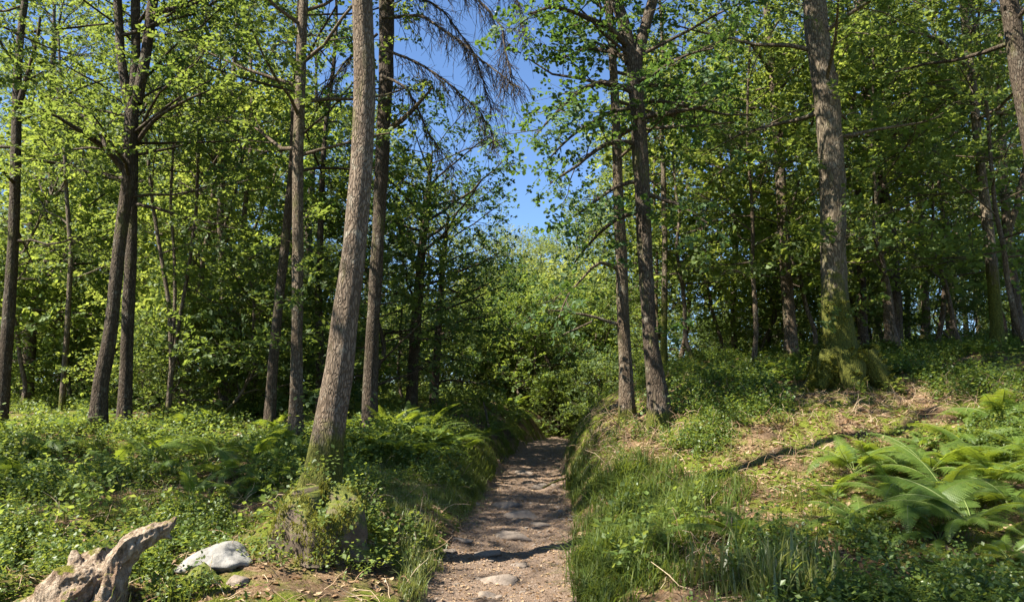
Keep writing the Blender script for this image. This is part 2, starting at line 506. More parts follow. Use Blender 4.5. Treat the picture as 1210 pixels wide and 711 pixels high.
def T(px_pts, d):
    W = to_world(px_pts, d)
    b = np.array([W[0][0], W[0][1], float(h(W[0][0], W[0][1]))])
    W[0][2] = b[2] - .02
    return W, b

def E(px_pts, d0, d1):
    """explicit limb: (px,py,width), depth runs d0..d1"""
    out = []
    for i, (px, py, w) in enumerate(px_pts):
        d = d0 + (d1 - d0) * i / (len(px_pts) - 1)
        p = at(px, py, d); out.append([*p, w / 2 / F * depth_of(p)])
    return np.array(out)
#@@TREES
# ================================================================= THE NAMED TREES
OAKG = "tall oaks and their neighbours standing near the path"
def dead_sprays(root, base, r, ax):
    """the bare drooping boughs with hanging twigs, and the snapped stub"""
    starts = [([(452, 20, 4.3), (500, 18, 3.7), (545, 50, 3.1), (585, 85, 1.9), (606, 100, 1.2)], 13.3, 11.8),
              ([(452, -20, 4.3), (500, -30, 3.7), (550, -10, 3.1), (590, 30, 1.9), (600, 90, 1.2)], 13.3, 11.6),
              ([(452, 60, 3.7), (490, 70, 3.1), (530, 95, 2.5), (570, 130, 1.9), (590, 160, 1.2)], 13.3, 12.2),
              ([(450, 0, 4.3), (480, -10, 3.7), (520, 10, 2.5), (560, 60, 1.9), (578, 120, 1.2)], 13.4, 13.0),
              ([(452, 90, 3.7), (480, 105, 3.1), (505, 150, 2.5), (530, 185, 1.2), (542, 200, 1.2)], 13.4, 12.6),
              ([(446, 40, 3.7), (420, 60, 3.1), (395, 90, 1.9), (380, 110, 1.2)], 13.6, 13.6),
              ([(455, -60, 4.3), (500, -80, 3.7), (560, -60, 2.5), (610, -10, 1.9), (620, 40, 1.2)], 13.4, 12.2)]
    for pts, a, b in starts:
        mb = MB(); e = spline(E(pts, a, b), .10); e[:, :3] += np.cumsum(r.normal(0, .008, (len(e), 3)), 0)
        tube(mb, e[:, :3], e[:, 3], 6, cap=False)
        n = len(e)
        for i in range(3, n, 1):
            for _ in range(3):
                t = unit(e[min(i + 1, n - 1), :3] - e[i - 1, :3])
                d = t * r.uniform(.5, 1.1) + np.array([r.normal(0, .35), r.normal(0, .35), r.uniform(-1.0, .15)])
                ln = r.uniform(.25, .95)
                tw = grow(r, e[i, :3], d, ln, 6, .16, -.10)
                tube(mb, tw, np.linspace(.0062, .003, 7), 3, cap=False)
                for q in range(1, 6):
                    if r.random() < .75:
                        t2 = grow(r, tw[q], unit(tw[q] - tw[q - 1]) + r.normal(0, .6, 3) + [0, 0, -.35], r.uniform(.08, .34), 3, .15, -.1)
                        tube(mb, t2, [.0055, .0042, .0032, .0026], 3, cap=False)
        o = link(mb.mesh("dead_bough", BARK_DARK, base), "dead_bough", root)
        o["label"] = "bare drooping dead bough with hanging twigs"
    st = MB(); e = spline(E([(463, 150, 7), (478, 140, 6), (495, 122, 5), (511, 104, 2)], 13.4, 12.7), .1)
    tube(st, e[:, :3], e[:, 3], 8, 0, .12, None, 3)
    o = link(st.mesh("broken_bough", BARK_PALE, base), "broken_bough", root)
    o["label"] = "snapped pale bough pointing up to the right"

W, b = T([(379, 572, 58), (385, 540, 46), (391, 490, 42), (401, 440, 39), (407, 380, 37), (418, 300, 32), (427, 200, 30), (431, 100, 29), (428, 0, 28)], 7.75)
plain_tree(11, W, b, "leaning_tree", "big grey-brown trunk leaning right above the mossy stump, left of the path", None, "tree", BARK_GREY, OAK, SP_MID,
           H=17, sides=36, lump=.05, flare=(.75, 5, .22), limbs=[(9, 11, 16.5, 2.4, 1.0, (.2, .7))], dens=.8)

W, b = T([(437, 482, 23), (438, 440, 19), (441, 380, 18), (447, 280, 17), (456, 100, 20), (457, 0, 21)], 13.6)
plain_tree(12, W, b, "dark_tree", "dark upright trunk close behind the leaning trunk, with bare drooping dead boughs", None, "tree", BARK_DARK, OAK_D, SP_MID,
           H=18, sides=22, flare=(.5, 4, .4), limbs=[(14, 11, 17.5, 3.0, 1.0, (0, .5))], extra=dead_sprays)

W, b = T([(349, 505, 22), (350, 470, 18), (351, 400, 15), (352, 300, 15), (352, 180, 15), (357, 40, 13), (359, 0, 12)], 12.2)
plain_tree(13, W, b, "oak_tree", "straight pale trunk with its foot in ferns, first one left of the leaning trunk", OAKG, "tree", BARK_PALE, OAK, SP_MID,
           H=16, sides=22, limbs=[(13, 4.6, 9, 2.4, .9, (-.1, .3)), (16, 9, 15.5, 3.2, 1.2, (.1, .6))], epicormic=14)

W, b = T([(318, 500, 16), (322, 440, 14), (328, 370, 13), (338, 280, 12), (346, 190, 10)], 15)
plain_tree(14, W, b, "oak_tree", "dark slanting trunk leaning right just behind the straight pale trunk", OAKG, "tree", BARK_DARK, OAK_D, SP_MID,
           H=14, sides=16, limbs=[(18, 5.0, 13.5, 3.0, 1.0, (-.1, .4))])

W, b = T([(114, 510, 24), (118, 460, 20), (130, 400, 18), (140, 300, 16), (153, 200, 17), (156, 120, 18)], 14)
fk = [E([(152, 122, 12), (143, 70, 10), (139, 0, 9), (136, -40, 8)], 14, 13.9), E([(157, 118, 13), (161, 60, 10), (160, 0, 10), (161, -40, 9)], 14, 14.2),
      E([(161, 122, 14), (172, 70, 12), (181, 0, 11), (186, -40, 10)], 14, 14.0)]
plain_tree(15, W, b, "oak_tree", "oak that forks into three stems high up, left of its twin in the left-hand pair", OAKG, "tree", BARK_DARK, OAK, SP_MID,
           H=15, sides=22, forks=fk, ext=False, limbs=[(9, 4.2, 6.6, 2.4, 1.2, (-.1, .3))],
           explicit=[(E([(150, 205, 9), (128, 178, 8), (108, 165, 6), (84, 148, 5), (60, 133, 3), (35, 128, 2)], 14, 12.6), .8),
                     (E([(128, 178, 5), (118, 155, 4), (98, 135, 3)], 13.4, 13.6), .8),
                     (E([(163, 165, 6), (180, 140, 5), (210, 122, 4), (245, 110, 2)], 14, 13.4), .8),
                     (E([(176, 20, 7), (195, 12, 6), (225, 8, 4), (250, -2, 2)], 14, 13.6), .8)])

W, b = T([(147, 500, 20), (149, 440, 17), (151, 380, 16), (155, 300, 15), (157, 240, 12), (159, 180, 10)], 14.5)
plain_tree(16, W, b, "oak_tree", "dark trunk pressed against the right side of the three-stemmed oak", OAKG, "tree", BARK_DARK, OAK, SP_MID,
           H=12, sides=18, limbs=[(16, 4.4, 11.5, 2.8, .9, (-.1, .4))])

W, b = T([(6, 450, 17), (10, 380, 16), (16, 280, 14), (19, 180, 13), (20, 100, 11)], 15.5)
plain_tree(17, W, b, "oak_tree", "slim dark trunk at the left edge, half hidden by leaves", OAKG, "tree", BARK_DARK, OAK, SP_MID,
           H=14, sides=14, limbs=[(17, 3.5, 13.5, 2.6, 1.2, (-.15, .4))],
           explicit=[(E([(20, 130, 8), (34, 90, 6), (45, 60, 4), (52, 20, 3)], 15.5, 15.3), .8)])

def multi(seed, stems, d, name, label, H, bark=BARK_FAR, lm=OAK, n=7, h0=3.4, group="slim trees in the middle of the wood", sp=None):
    W, b = T(stems[0], d)
    fk = [to_world(s, d) for s in stems[1:]]
    plain_tree(seed, W, b, name, label, group, "tree", bark, lm, sp or SP_MID, H=H, sides=12, forks=fk, flare=(.5, 4, .2),
               limbs=[(n, h0, H - .5, 2.4, .8, (-.1, .5))])
multi(21, [[(199, 485, 8), (203, 430, 7), (200, 360, 6), (190, 300, 5)], [(203, 440, 6), (212, 380, 5), (224, 310, 5)], [(202, 430, 5), (207, 360, 5), (206, 300, 4)]], 17,
      "coppiced_tree", "thin tree splitting into three stems just right of the left-hand pair", 9)
multi(22, [[(214, 478, 12), (222, 440, 11), (231, 380, 9), (240, 310, 7)]], 19, "slim_tree", "sunlit pale trunk slanting right beyond the thin three-stemmed tree", 11, BARK_PALE)
multi(23, [[(262, 490, 13), (265, 430, 12), (264, 340, 11), (260, 250, 9)]], 19, "slim_tree", "upright dark trunk midway between the slanting pale one and the straight pale one", 13)
multi(24, [[(272, 490, 10), (276, 430, 9), (284, 340, 9), (288, 260, 7)]], 20.5, "slim_tree", "pale thin trunk close to the right of the upright dark one", 13, BARK_PALE)
multi(25, [[(378, 490, 12), (378, 420, 11), (376, 340, 10), (380, 240, 8)]], 18, "slim_tree", "dark thin trunk glimpsed between the straight pale trunk and the leaning trunk", 13, BARK_DARK)
multi(26, [[(74, 470, 8), (80, 380, 7), (84, 300, 6), (78, 220, 5)]], 20, "slim_tree", "thin trunk between the left edge and the left-hand pair", 12)

# right of the path
W, b = T([(741, 480, 22), (739, 430, 18), (736, 370, 16), (734, 300, 16), (730, 220, 14), (727, 120, 12), (722, 40, 10)], 12.8)
plain_tree(31, W, b, "oak_tree", "slimmer left trunk of the pair on the bank edge, sunlit down its left side", OAKG, "tree", BARK_PALE, OAK_D, SP_MID,
           H=14, sides=20, limb_az=(-1.3, 1.3, .85), limbs=[(12, 4.4, 8.0, 2.3, 1.0, (-.15, .25)), (13, 8, 13.5, 2.8, 1.0, (0, .5))],
           explicit=[(E([(735, 385, 5), (715, 382, 4), (690, 375, 3), (665, 372, 2), (648, 371, 1.5)], 12.8, 12.4), 0),
                     (E([(700, 379, 2.5), (680, 388, 2), (664, 394, 1.5)], 12.6, 12.5), 0),
                     (E([(732, 320, 5), (714, 305, 4), (697, 320, 3), (675, 345, 2), (664, 376, 2)], 12.8, 12.0), .4)])

W, b = T([(780, 485, 34), (776, 455, 27), (768, 400, 20), (762, 300, 20), (759, 220, 21), (754, 140, 21), (749, 70, 22)], 11.8)
fk = [E([(746, 75, 16), (738, 30, 15), (722, -15, 13), (712, -50, 12)], 11.8, 11.8), E([(752, 72, 15), (763, 30, 13), (776, -15, 12), (784, -50, 11)], 11.8, 12)]
def bigleaf(root, base, r, ax):
    """dark oak boughs reaching over the path towards the gap of sky"""
    pos, dirs = [], []
    for pts, a, bb in [([(748, 60, 8), (715, 30, 7), (680, 20, 5), (650, 15, 4), (625, 25, 2)], 11.8, 10.2),
                       ([(752, 110, 8), (715, 95, 7), (680, 110, 5), (650, 140, 3), (630, 170, 2)], 11.8, 10.6),
                       ([(756, 170, 7), (720, 165, 6), (690, 185, 4), (665, 205, 3), (650, 215, 2)], 11.8, 11.2),
                       ([(757, 130, 6), (735, 125, 5), (705, 140, 4), (668, 165, 3), (652, 185, 2)], 11.8, 11.9),
                       ([(758, 250, 6), (735, 255, 5), (700, 285, 3), (680, 310, 2)], 11.8, 12.2),
                       ([(752, 80, 6), (720, 60, 5), (690, 55, 4), (660, 70, 2)], 11.8, 12.6),
                       ([(758, 215, 6), (735, 215, 5), (705, 235, 4), (680, 255, 2)], 11.8, 12.0),
                       ([(757, 140, 7), (785, 135, 6), (815, 130, 5), (835, 125, 2)], 11.8, 11.4),
                       ([(760, 230, 6), (790, 235, 5), (815, 250, 3), (835, 262, 2)], 11.8, 11.2)]:
        e = spline(E(pts, a, bb), .2); e[:, :3] += np.cumsum(r.normal(0, .012, (len(e), 3)), 0)
        wood = MB(); tube(wood, e[:, :3], e[:, 3], 7, cap=False)
        foliate(r, wood, pos, dirs, e[:, :3], e[0][3], 1.9, .36, .28, .22)
        link(wood.mesh("bough", BARK_DARK, base), "bough", root)
    cr = MB(); add_sprays(cr, SP_NEAR, pos, dirs, r, (.75, 1.15))
    link(cr.mesh("low_foliage", OAK_D, base, False), "low_foliage", root)
W, b = W, b
plain_tree(32, W, b, "oak_tree", "thicker right trunk of the pair on the bank edge, forking near the top", OAKG, "tree", BARK_DARK, OAK_D, SP_MID,
           H=15, sides=26, forks=fk, ext=False, flare=(.7, 5, .35), epicormic=8, extra=bigleaf,
           limbs=[(7, 5.0, 7.0, 2.2, 1.2, (-.1, .3))])

W, b = T([(936, 428, 20), (934, 390, 16), (927, 300, 15), (922, 200, 13), (918, 150, 12), (910, 60, 10)], 18)
plain_tree(33, W, b, "oak_tree", "pale sunlit trunk standing left of the mossy giant", OAKG, "tree", BARK_PALE, OAK, SP_MID,
           H=17, sides=18, limbs=[(12, 4.5, 9, 3.0, 1.2, (-.1, .3)), (14, 9, 16.5, 3.4, 1.2, (0, .5))])

W, b = T([(1002, 470, 62), (996, 430, 48), (991, 390, 39), (986, 340, 34), (985, 300, 33), (983, 200, 33), (977, 120, 32), (966, 40, 31), (960, -20, 28)], 13)
def moss_feet(root, base, r, ax):
    mb = MB()
    for a, l in ((3.5, .55), (4.5, .45), (5.7, .6), (.3, .4), (2.4, .4)):
        d = np.array([math.cos(a), math.sin(a), 0])
        P = []
        for t in np.linspace(0, 1, 9):
            q = base + d * (.28 + t * l)
            z = h(q[0], q[1])
            P.append([q[0], q[1], z + .52 * (1 - t) ** 1.6 - .06 * t])
        tube(mb, np.array(P), np.linspace(.27, .06, 9), 14, 0, .16, None, int(a * 7))
    o = link(mb.mesh("root_flare", MOSSROOT, base), "root_flare", root)
    o["label"] = "spreading roots cushioned in yellow-green moss"
    f = moss_fur(o, 16000, 2.0, 3, thr=-.15)
    kind(link(f.mesh("moss_cover", MOSS, (0, 0, 0), False), "moss_cover", root), "stuff")
    tr = [c for c in root.children if c.name.startswith("trunk")][0]
    f = moss_fur(tr, 9000, 1.5, 4, thr=.1)
    kind(link(f.mesh("moss_patches", MOSS, (0, 0, 0), False), "moss_patches", root), "stuff")
def moss_fur(obj, n, lo, seed, s0=.02, s1=.055, thr=.05):
    me = obj.data; vs = np.array([v.co[:] for v in me.vertices]); nn = np.array([v.normal[:] for v in me.vertices]); r = np.random.default_rng(seed)
    k = r.integers(0, len(vs), n * 4); w = (fbm(vs[k, 0] * 4, vs[k, 1] * 4, vs[k, 2] * 4, seed, 3) + .3 * nn[k, 2] > thr) & (vs[k, 2] < lo); k = k[w][:n]
    m = len(k); d = nn[k] + r.normal(0, .5, (m, 3)); d /= np.linalg.norm(d, axis=1, keepdims=True)
    side = np.cross(d, r.normal(0, 1, (m, 3))); side /= np.maximum(np.linalg.norm(side, axis=1, keepdims=True), 1e-6)
    s = r.uniform(s0, s1, m)[:, None]; p = vs[k] + r.normal(0, .02, (m, 3)) - nn[k] * .006
    Q = np.stack([p - side * s * .28, p + side * s * .28, p + d * s + side * s * .08, p + d * s - side * s * .08], 1)
    mb = MB(); mb.add(Q, np.arange(m * 4).reshape(m, 4))
    return mb
MOSSROOT = bark_mat("moss_covered_root", (.13, .10, .06), (.2, .16, .1), (.16, .13, .08), 1.4, 1.05, .8, .1)
plain_tree(34, W, b, "old_oak", "thickest trunk on the right, its foot cushioned in yellow-green moss", None, "tree", BARK_MOSS, OAK, SP_MID,
           H=19, sides=40, lump=.10, flare=(.35, 5, .6), epicormic=22, extra=moss_feet,
           limbs=[(11, 4.3, 9, 3.2, 1.4, (-.15, .2)), (16, 9, 18.5, 4.2, 1.4, (0, .5))])

W, b = T([(1051, 424, 14), (1050, 390, 11), (1043, 300, 10), (1036, 250, 9), (1031, 180, 8)], 18)
plain_tree(35, W, b, "oak_tree", "slim bending trunk, first to the right of the mossy giant", OAKG, "tree", BARK_PALE, OAK, SP_MID, H=13, sides=16,
           limbs=[(16, 4.0, 12.5, 2.8, 1.0, (-.1, .4))], explicit=[(E([(1042, 200, 7), (1052, 165, 6), (1070, 130, 5), (1092, 100, 4), (1108, 70, 3)], 18, 17.2), .5),
           (E([(1040, 215, 5), (1062, 180, 4), (1090, 150, 3), (1120, 130, 2)], 18, 17), .5)])
W, b = T([(1021, 430, 14), (1019, 370, 12), (1017, 290, 11), (1014, 200, 10)], 19.5)
plain_tree(36, W, b, "oak_tree", "dark trunk half hidden behind the right side of the mossy giant", OAKG, "tree", BARK_DARK, OAK_D, SP_MID, H=14, sides=16,
           limbs=[(14, 5, 13.5, 2.8, 1.0, (-.1, .4))])
W, b = T([(1181, 428, 21), (1178, 390, 15), (1171, 300, 14), (1159, 200, 12), (1150, 110, 11), (1139, 20, 10)], 16)
plain_tree(37, W, b, "oak_tree", "tall trunk near the right edge, tilting left with a sunlit foot", OAKG, "tree", BARK_MOSS, OAK, SP_MID, H=16, sides=20,
           limbs=[(10, 4.2, 8, 2.6, 1.0, (-.1, .3)), (14, 8, 15.5, 3.2, 1.2, (0, .5))],
           explicit=[(E([(1150, 85, 6), (1128, 62, 5), (1108, 45, 4), (1080, 38, 3)], 16, 15), .6)])
W, b = T([(1207, 412, 18), (1200, 360, 14), (1192, 290, 12), (1186, 220, 11), (1182, 120, 9)], 20)
plain_tree(38, W, b, "oak_tree", "mottled trunk leaning left at the right edge behind the tilting one", OAKG, "tree", BARK_PALE, OAK, SP_MID, H=15, sides=16,
           limbs=[(14, 4, 14.5, 2.8, 1.0, (-.1, .4))], explicit=[(E([(1190, 280, 7), (1200, 230, 7), (1212, 180, 6), (1225, 130, 5)], 20, 19.6), .4)])
W, b = T([(1275, 432, 38), (1262, 380, 32), (1240, 280, 28), (1220, 170, 25), (1204, 80, 23), (1192, 0, 21)], 11.5)
plain_tree(39, W, b, "oak_tree", "thick trunk cutting the top right corner, leaning left", OAKG, "tree", BARK_DARK, OAK, SP_MID, H=16, sides=22,
           limbs=[(8, 5.2, 8, 2.4, 1.0, (-.1, .3)), (14, 8, 15.5, 3.2, 1.2, (0, .5))])
multi(41, [[(1092, 420, 10), (1094, 360, 9), (1090, 290, 8), (1086, 220, 6)]], 24, "slim_tree", "thin trunk right of the slim bending one, second right from the mossy giant", 12, BARK_FAR)
multi(42, [[(1124, 418, 9), (1119, 350, 8), (1121, 280, 7), (1112, 220, 6)]], 25, "slim_tree", "thin greyish trunk just left of the tall tilting one", 12, BARK_PALE)
multi(43, [[(1073, 418, 8), (1072, 360, 7), (1076, 300, 6), (1072, 230, 5)]], 26, "slim_tree", "thinnest trunk close behind the slim bending one", 12, BARK_FAR)
multi(44, [[(783, 430, 10), (785, 370, 9), (786, 300, 8), (784, 210, 7)]], 19, "slim_tree", "greenish slim trunk right behind the bank-edge pair", 12, BARK_MOSS)
multi(45, [[(868, 420, 9), (866, 350, 8), (870, 280, 7), (866, 200, 6)]], 24, "slim_tree", "thin trunk midway between the bank-edge pair and the pale sunlit trunk", 12, BARK_FAR)
# the centre
multi(51, [[(633, 478, 5), (632, 440, 4), (633, 400, 3.5), (630, 360, 3)]], 29.5, "young_oak", "dark sapling with one upright stem in the middle beyond the path", 5.2, BARK_DARK, OAK_D, 9, 1.6)
multi(52, [[(663, 480, 6), (655, 445, 5), (645, 420, 4), (636, 380, 3)]], 30, "young_oak", "sapling slanting left beside the dark upright sapling", 5.4, BARK_DARK, OAK_D, 9, 1.8)
# dark oak behind the pair of trunks on the left of the sky gap; its shade is put into the leaf colour
W, b = T([(486, 470, 16), (490, 400, 15), (498, 300, 12), (505, 230, 9)], 20)
plain_tree(53, W, b, "spreading_oak", "dark leafy oak whose boughs reach from the leaning trunk towards the sky gap", None, "tree", BARK_DARK, OAK_D, SP_MID, H=7.6, sides=16,
           limbs=[(24, 2.0, 7.4, 3.2, 1.5, (-.2, .3))], dens=.95)
W, b = T([(512, 480, 12), (516, 420, 11), (520, 360, 9), (524, 300, 7)], 22)
plain_tree(54, W, b, "spreading_oak", "dark round oak below the sky gap, left of the pale far trees", None, "tree", BARK_DARK, OAK_D, SP_MID, H=6.6, sides=14,
           limbs=[(22, .8, 6.3, 2.6, 1.3, (-.2, .3))], dens=1.1)

# ================================================================= THE WOOD BEHIND
def proto(seed, H, r0, lm, bark, sp, limbs, name, cat, forks=0, dens=.68):
    r = np.random.default_rng(seed)
    zz = np.linspace(0, H * .55, 7)
    wob = np.cumsum(r.normal(0, .13, (7, 2)), 0); wob[0] = 0
    W = np.column_stack([wob[:, 0], wob[:, 1], zz, np.linspace(r0, r0 * .55, 7)])
    return plain_tree(seed, W, np.array([0, 0, 0.0]), name, "x", None, cat, bark, lm, sp, H=H, sides=12, limbs=limbs, dens=dens, flare=(.5, 4, .25), leaf_sc=(.8, 1.3), split=False)

def copy_thing(root, loc, rotz, sc, label, group, name=None):
    c = root.copy(); COL.objects.link(c)
    if name: c.name = name
    c.location = loc; c.rotation_euler = (0, 0, rotz)
    c.scale = (sc, sc, sc) if not hasattr(sc, "__len__") else sc
    c["label"] = label
    if group: c["group"] = group
    for ch in list(root.children):
        d = ch.copy(); COL.objects.link(d); d.parent = c
        for gc in list(ch.children):
            e = gc.copy(); COL.objects.link(e); e.parent = d
    return c

TALL = [proto(101, 15, .20, OAK, BARK_FAR, SP_FAR, [(34, 3.0, 14.6, 3.2, 1.2, (-.1, .5))], "woodland_tree", "tree"),
        proto(102, 16, .17, BRIGHT, BARK_PALE, SP_FAR, [(34, 4.0, 15.6, 2.9, 1.1, (-.1, .5))], "woodland_tree", "tree"),
        proto(103, 14, .15, FAR, BARK_FAR, SP_FAR, [(32, 2.4, 13.6, 3.0, 1.0, (-.1, .5))], "woodland_tree", "tree"),
        proto(104, 17, .22, OAK, BARK_DARK, SP_FAR, [(32, 6.0, 16.6, 3.6, 1.4, (0, .5))], "woodland_tree", "tree")]
BUSH = [proto(111, 4.2, .05, BRIGHT, BARK_FAR, SP_FAR, [(22, .35, 4.0, 1.7, .7, (-.1, .5))], "understorey_bush", "bush", dens=1.1),
        proto(112, 3.2, .04, OAK, BARK_FAR, SP_FAR, [(20, .25, 3.0, 1.6, .7, (-.1, .5))], "understorey_bush", "bush", dens=1.1),
        proto(113, 5.5, .06, OAK, BARK_DARK, SP_FAR, [(26, .7, 5.2, 1.9, .8, (-.1, .5))], "understorey_bush", "bush", dens=1.0)]
BUSH.append(proto(114, 4.0, .05, FAR, BARK_FAR, SP_FAR, [(26, .3, 3.8, 1.8, .7, (-.1, .5))], "understorey_bush", "bush", dens=1.15))
used = set()
def place(P, x, y, sc, label, group):
    rz = float(rng.uniform(0, 6.28)); z = float(h(x, y)) - .08
    if P.name not in used and P["label"] == "x":
        used.add(P.name)
        P.location = (x, y, z); P.rotation_euler = (0, 0, rz); P.scale = (sc,) * 3 if not hasattr(sc, "__len__") else sc
        P["label"] = label; P["group"] = group
        return P
    return copy_thing(P, (x, y, z), rz, sc, label, group)

def px_of(x, y): return 605 + F * x / (y * math.cos(TILT) + 0.0)
def zone(px):
    z = [(-9999, 60, "behind the left edge of the picture"), (60, 115, "left of the left-hand pair"), (115, 200, "behind the left-hand pair"), (200, 300, "right of the left-hand pair"),
         (300, 372, "behind the straight pale trunk"), (372, 470, "behind the leaning trunk"), (470, 560, "left of the far end of the path"), (560, 690, "straight beyond the far end of the path"),
         (690, 800, "behind the pair on the bank edge"), (800, 900, "right of the bank-edge pair"), (900, 1030, "behind the mossy giant"), (1030, 1130, "right of the mossy giant"), (1130, 9999, "behind the right edge trunks")]
    return [t for a, b, t in z if a <= px < b][0]

def top_limit(px, half):
    """how high the wood may reach here before it would fill the open gap of sky over the path"""
    lim = []
    for q in np.linspace(px - half, px + half, 7):
        lim.append(np.interp(q, [430, 470, 520, 560, 600, 640, 665, 700, 740], [-600, 70, 170, 215, 255, 240, 200, 100, -600]))
    return max(lim)

pts = []
tries = 0
while len(pts) < 80 and tries < 9000:
    tries += 1
    y = 19 + 45 * rng.random() ** .8; x = rng.uniform(-.80, .80) * y
    if abs(x - pc(y)) < 1.8: continue
    if x < -4 and y < 33 and rng.random() < .85: continue
    if x > 4 and y < 30 and rng.random() < .5: continue
    if y < 42 and 500 < px_of(x, y) < 715: continue
    if y > 17 and abs((y - 32) - .39 / .92 * (x - 1)) < 5.5 and -13 < x < 5: continue      # a clearing beyond the bend, open to the sun
    if any((x - a) ** 2 + (y - b_) ** 2 < 2.0 ** 2 for a, b_ in pts): continue
    pts.append((x, y))
for i, (x, y) in enumerate(pts):
    px = px_of(x, y); P = TALL[int(rng.integers(0, 4))]
    Hh = {0: 15, 1: 16, 2: 14, 3: 17}[TALL.index(P)]
    sc = rng.uniform(.8, 1.12)
    lim = top_limit(px, 3.0 * sc / y * F)
    if lim > -400:
        ztop = 1.6 + y * math.tan(TILT + math.atan((355.5 - lim) / F))
        sc = min(sc, (ztop - float(h(x, y))) / (Hh + .6))
        if sc < .35: continue
    if 470 < px < 700: P = TALL[2]
    place(P, x, y, sc, "leafy background tree " + zone(px), "background trees of the wood")
# shade givers added outside the frame so their crowns make the dappled light
SHADE = proto(105, 16, .2, OAK, BARK_FAR, SP_FAR, [(22, 5.0, 15.6, 3.6, 1.2, (0, .5))], "woodland_tree", "tree", dens=.72)
for (x, y, sc) in [(-12.5, 7.0, 1.0), (-7.2, -1.8, .95), (-6.0, -4.0, 1.0), (-13.5, -1, 1.1), (7.5, 3.0, .9), (-10.5, 8.6, .85)]:
    place(SHADE, x, y, sc, "tall tree added just outside the picture so its crown shades the foreground", "shade trees added round the viewpoint")

DENSE = proto(106, 13, .17, OAK, BARK_FAR, SP_FAR, [(24, 6.4, 12.7, 3.0, 1.3, (0, .5))], "woodland_tree", "tree", dens=.95)  # added shade tree, crown set high and dense to darken the foreground
place(DENSE, -5.2, 2.7, 1.0, "tall tree added just outside the picture so its crown shades the foreground", "shade trees added round the viewpoint")
place(DENSE, -7.3, 8.1, .78, "tall tree added just outside the picture so its crown shades the foreground", "shade trees added round the viewpoint")
n = 0; bp = []
tries = 0
while n < 150 and tries < 6000:
    tries += 1
    y = 17.5 + 36 * rng.random() ** 1.2; x = rng.uniform(-.78, .78) * y
    if abs(x - pc(y)) < 1.6: continue
    px = px_of(x, y)
    if y < 27 and 470 < px < 730: continue
    if px > 690 and y < 20: continue
    if px < 170 and y < 22: continue
    if any((x - a) ** 2 + (y - b_) ** 2 < 1.0 for a, b_ in bp): continue
    bp.append((x, y)); n += 1
    P = BUSH[int(rng.integers(0, 3))]
    place(P, x, y, rng.uniform(.6, 1.15) * (.8 if px > 690 else 1), "leafy understorey bush " + zone(px), "understorey bushes")
for (px, y, sc, k) in [(600, 31, .8, 3), (640, 33, 1.1, 0), (672, 31, .9, 3), (690, 28, .8, 1), (570, 30, .7, 1), (620, 36, 1.3, 0), (655, 38, 1.5, 3), (590, 38, 1.5, 1), (560, 34, 1.2, 3), (700, 35, 1.4, 0), (685, 40, 1.6, 3),
                    (610, 43, 1.5, 0), (640, 46, 1.4, 1), (575, 45, 1.7, 3), (720, 38, 1.6, 1), (648, 28.5, .55, 0)]:
    x = (px - 605) / F * y
    place(BUSH[k], x, y, sc, "sunlit green bush in the open glade beyond the far end of the path", "bushes at the end of the path")
for (px, y, sc, k) in [(545, 44, .66, 2), (590, 50, .70, 1), (628, 48, .62, 2), (655, 53, .72, 1), (690, 46, .80, 2), (715, 52, .85, 0), (610, 60, .80, 0), (670, 62, .85, 2), (520, 50, .80, 1), (572, 58, .78, 2), (640, 66, .85, 1)]:
    x = (px - 605) / F * y
    place(TALL[k], x, y, sc, "pale sunlit tree in the distance under the gap of sky", "far trees under the gap of sky")
for (x, y, k, sc) in [(-15.5, 24, 0, 1.05), (-19, 29, 3, 1.0), (-11.5, 27, 1, 1.0), (-22, 34, 0, 1.0)]:
    place(TALL[k], x, y, sc, "leafy background tree " + zone(px_of(x, y)), "background trees of the wood")
YOUNG = [proto(121, 8, .06, BRIGHT, BARK_FAR, SP_SYC, [(26, 1.6, 7.8, 2.0, .8, (-.15, .3))], "young_tree", "tree", dens=1.0),
         proto(122, 9.5, .07, OAK, BARK_PALE, SP_MID, [(28, 2.2, 9.2, 2.2, .8, (-.15, .3))], "young_tree", "tree", dens=1.0)]
for (px, d, sc, k) in [(250, 19, 1.1, 0), (215, 21, .9, 0), (300, 22, 1.2, 0), (30, 21, 1.1, 0), (90, 24, 1.2, 0), (180, 25, 1.2, 1), 
                       (820, 19, 1.0, 0), (850, 22, 1.1, 0), (890, 17, .9, 1), (960, 18, 1.0, 0), (1070, 16, .95, 0), (1105, 20, 1.0, 1), (1140, 17.5, .9, 0), (1220, 15, .9, 1), (800, 24, 1.2, 1), (1010, 23, 1.2, 0), (1190, 23, 1.2, 0), (905, 25, 1.2, 0), (770, 21, .9, 1), (1050, 27, 1.3, 1)]:
    place(YOUNG[k], (px - 605) / F * d, d, sc, "leafy young tree " + zone(px), "young trees between the big trunks")
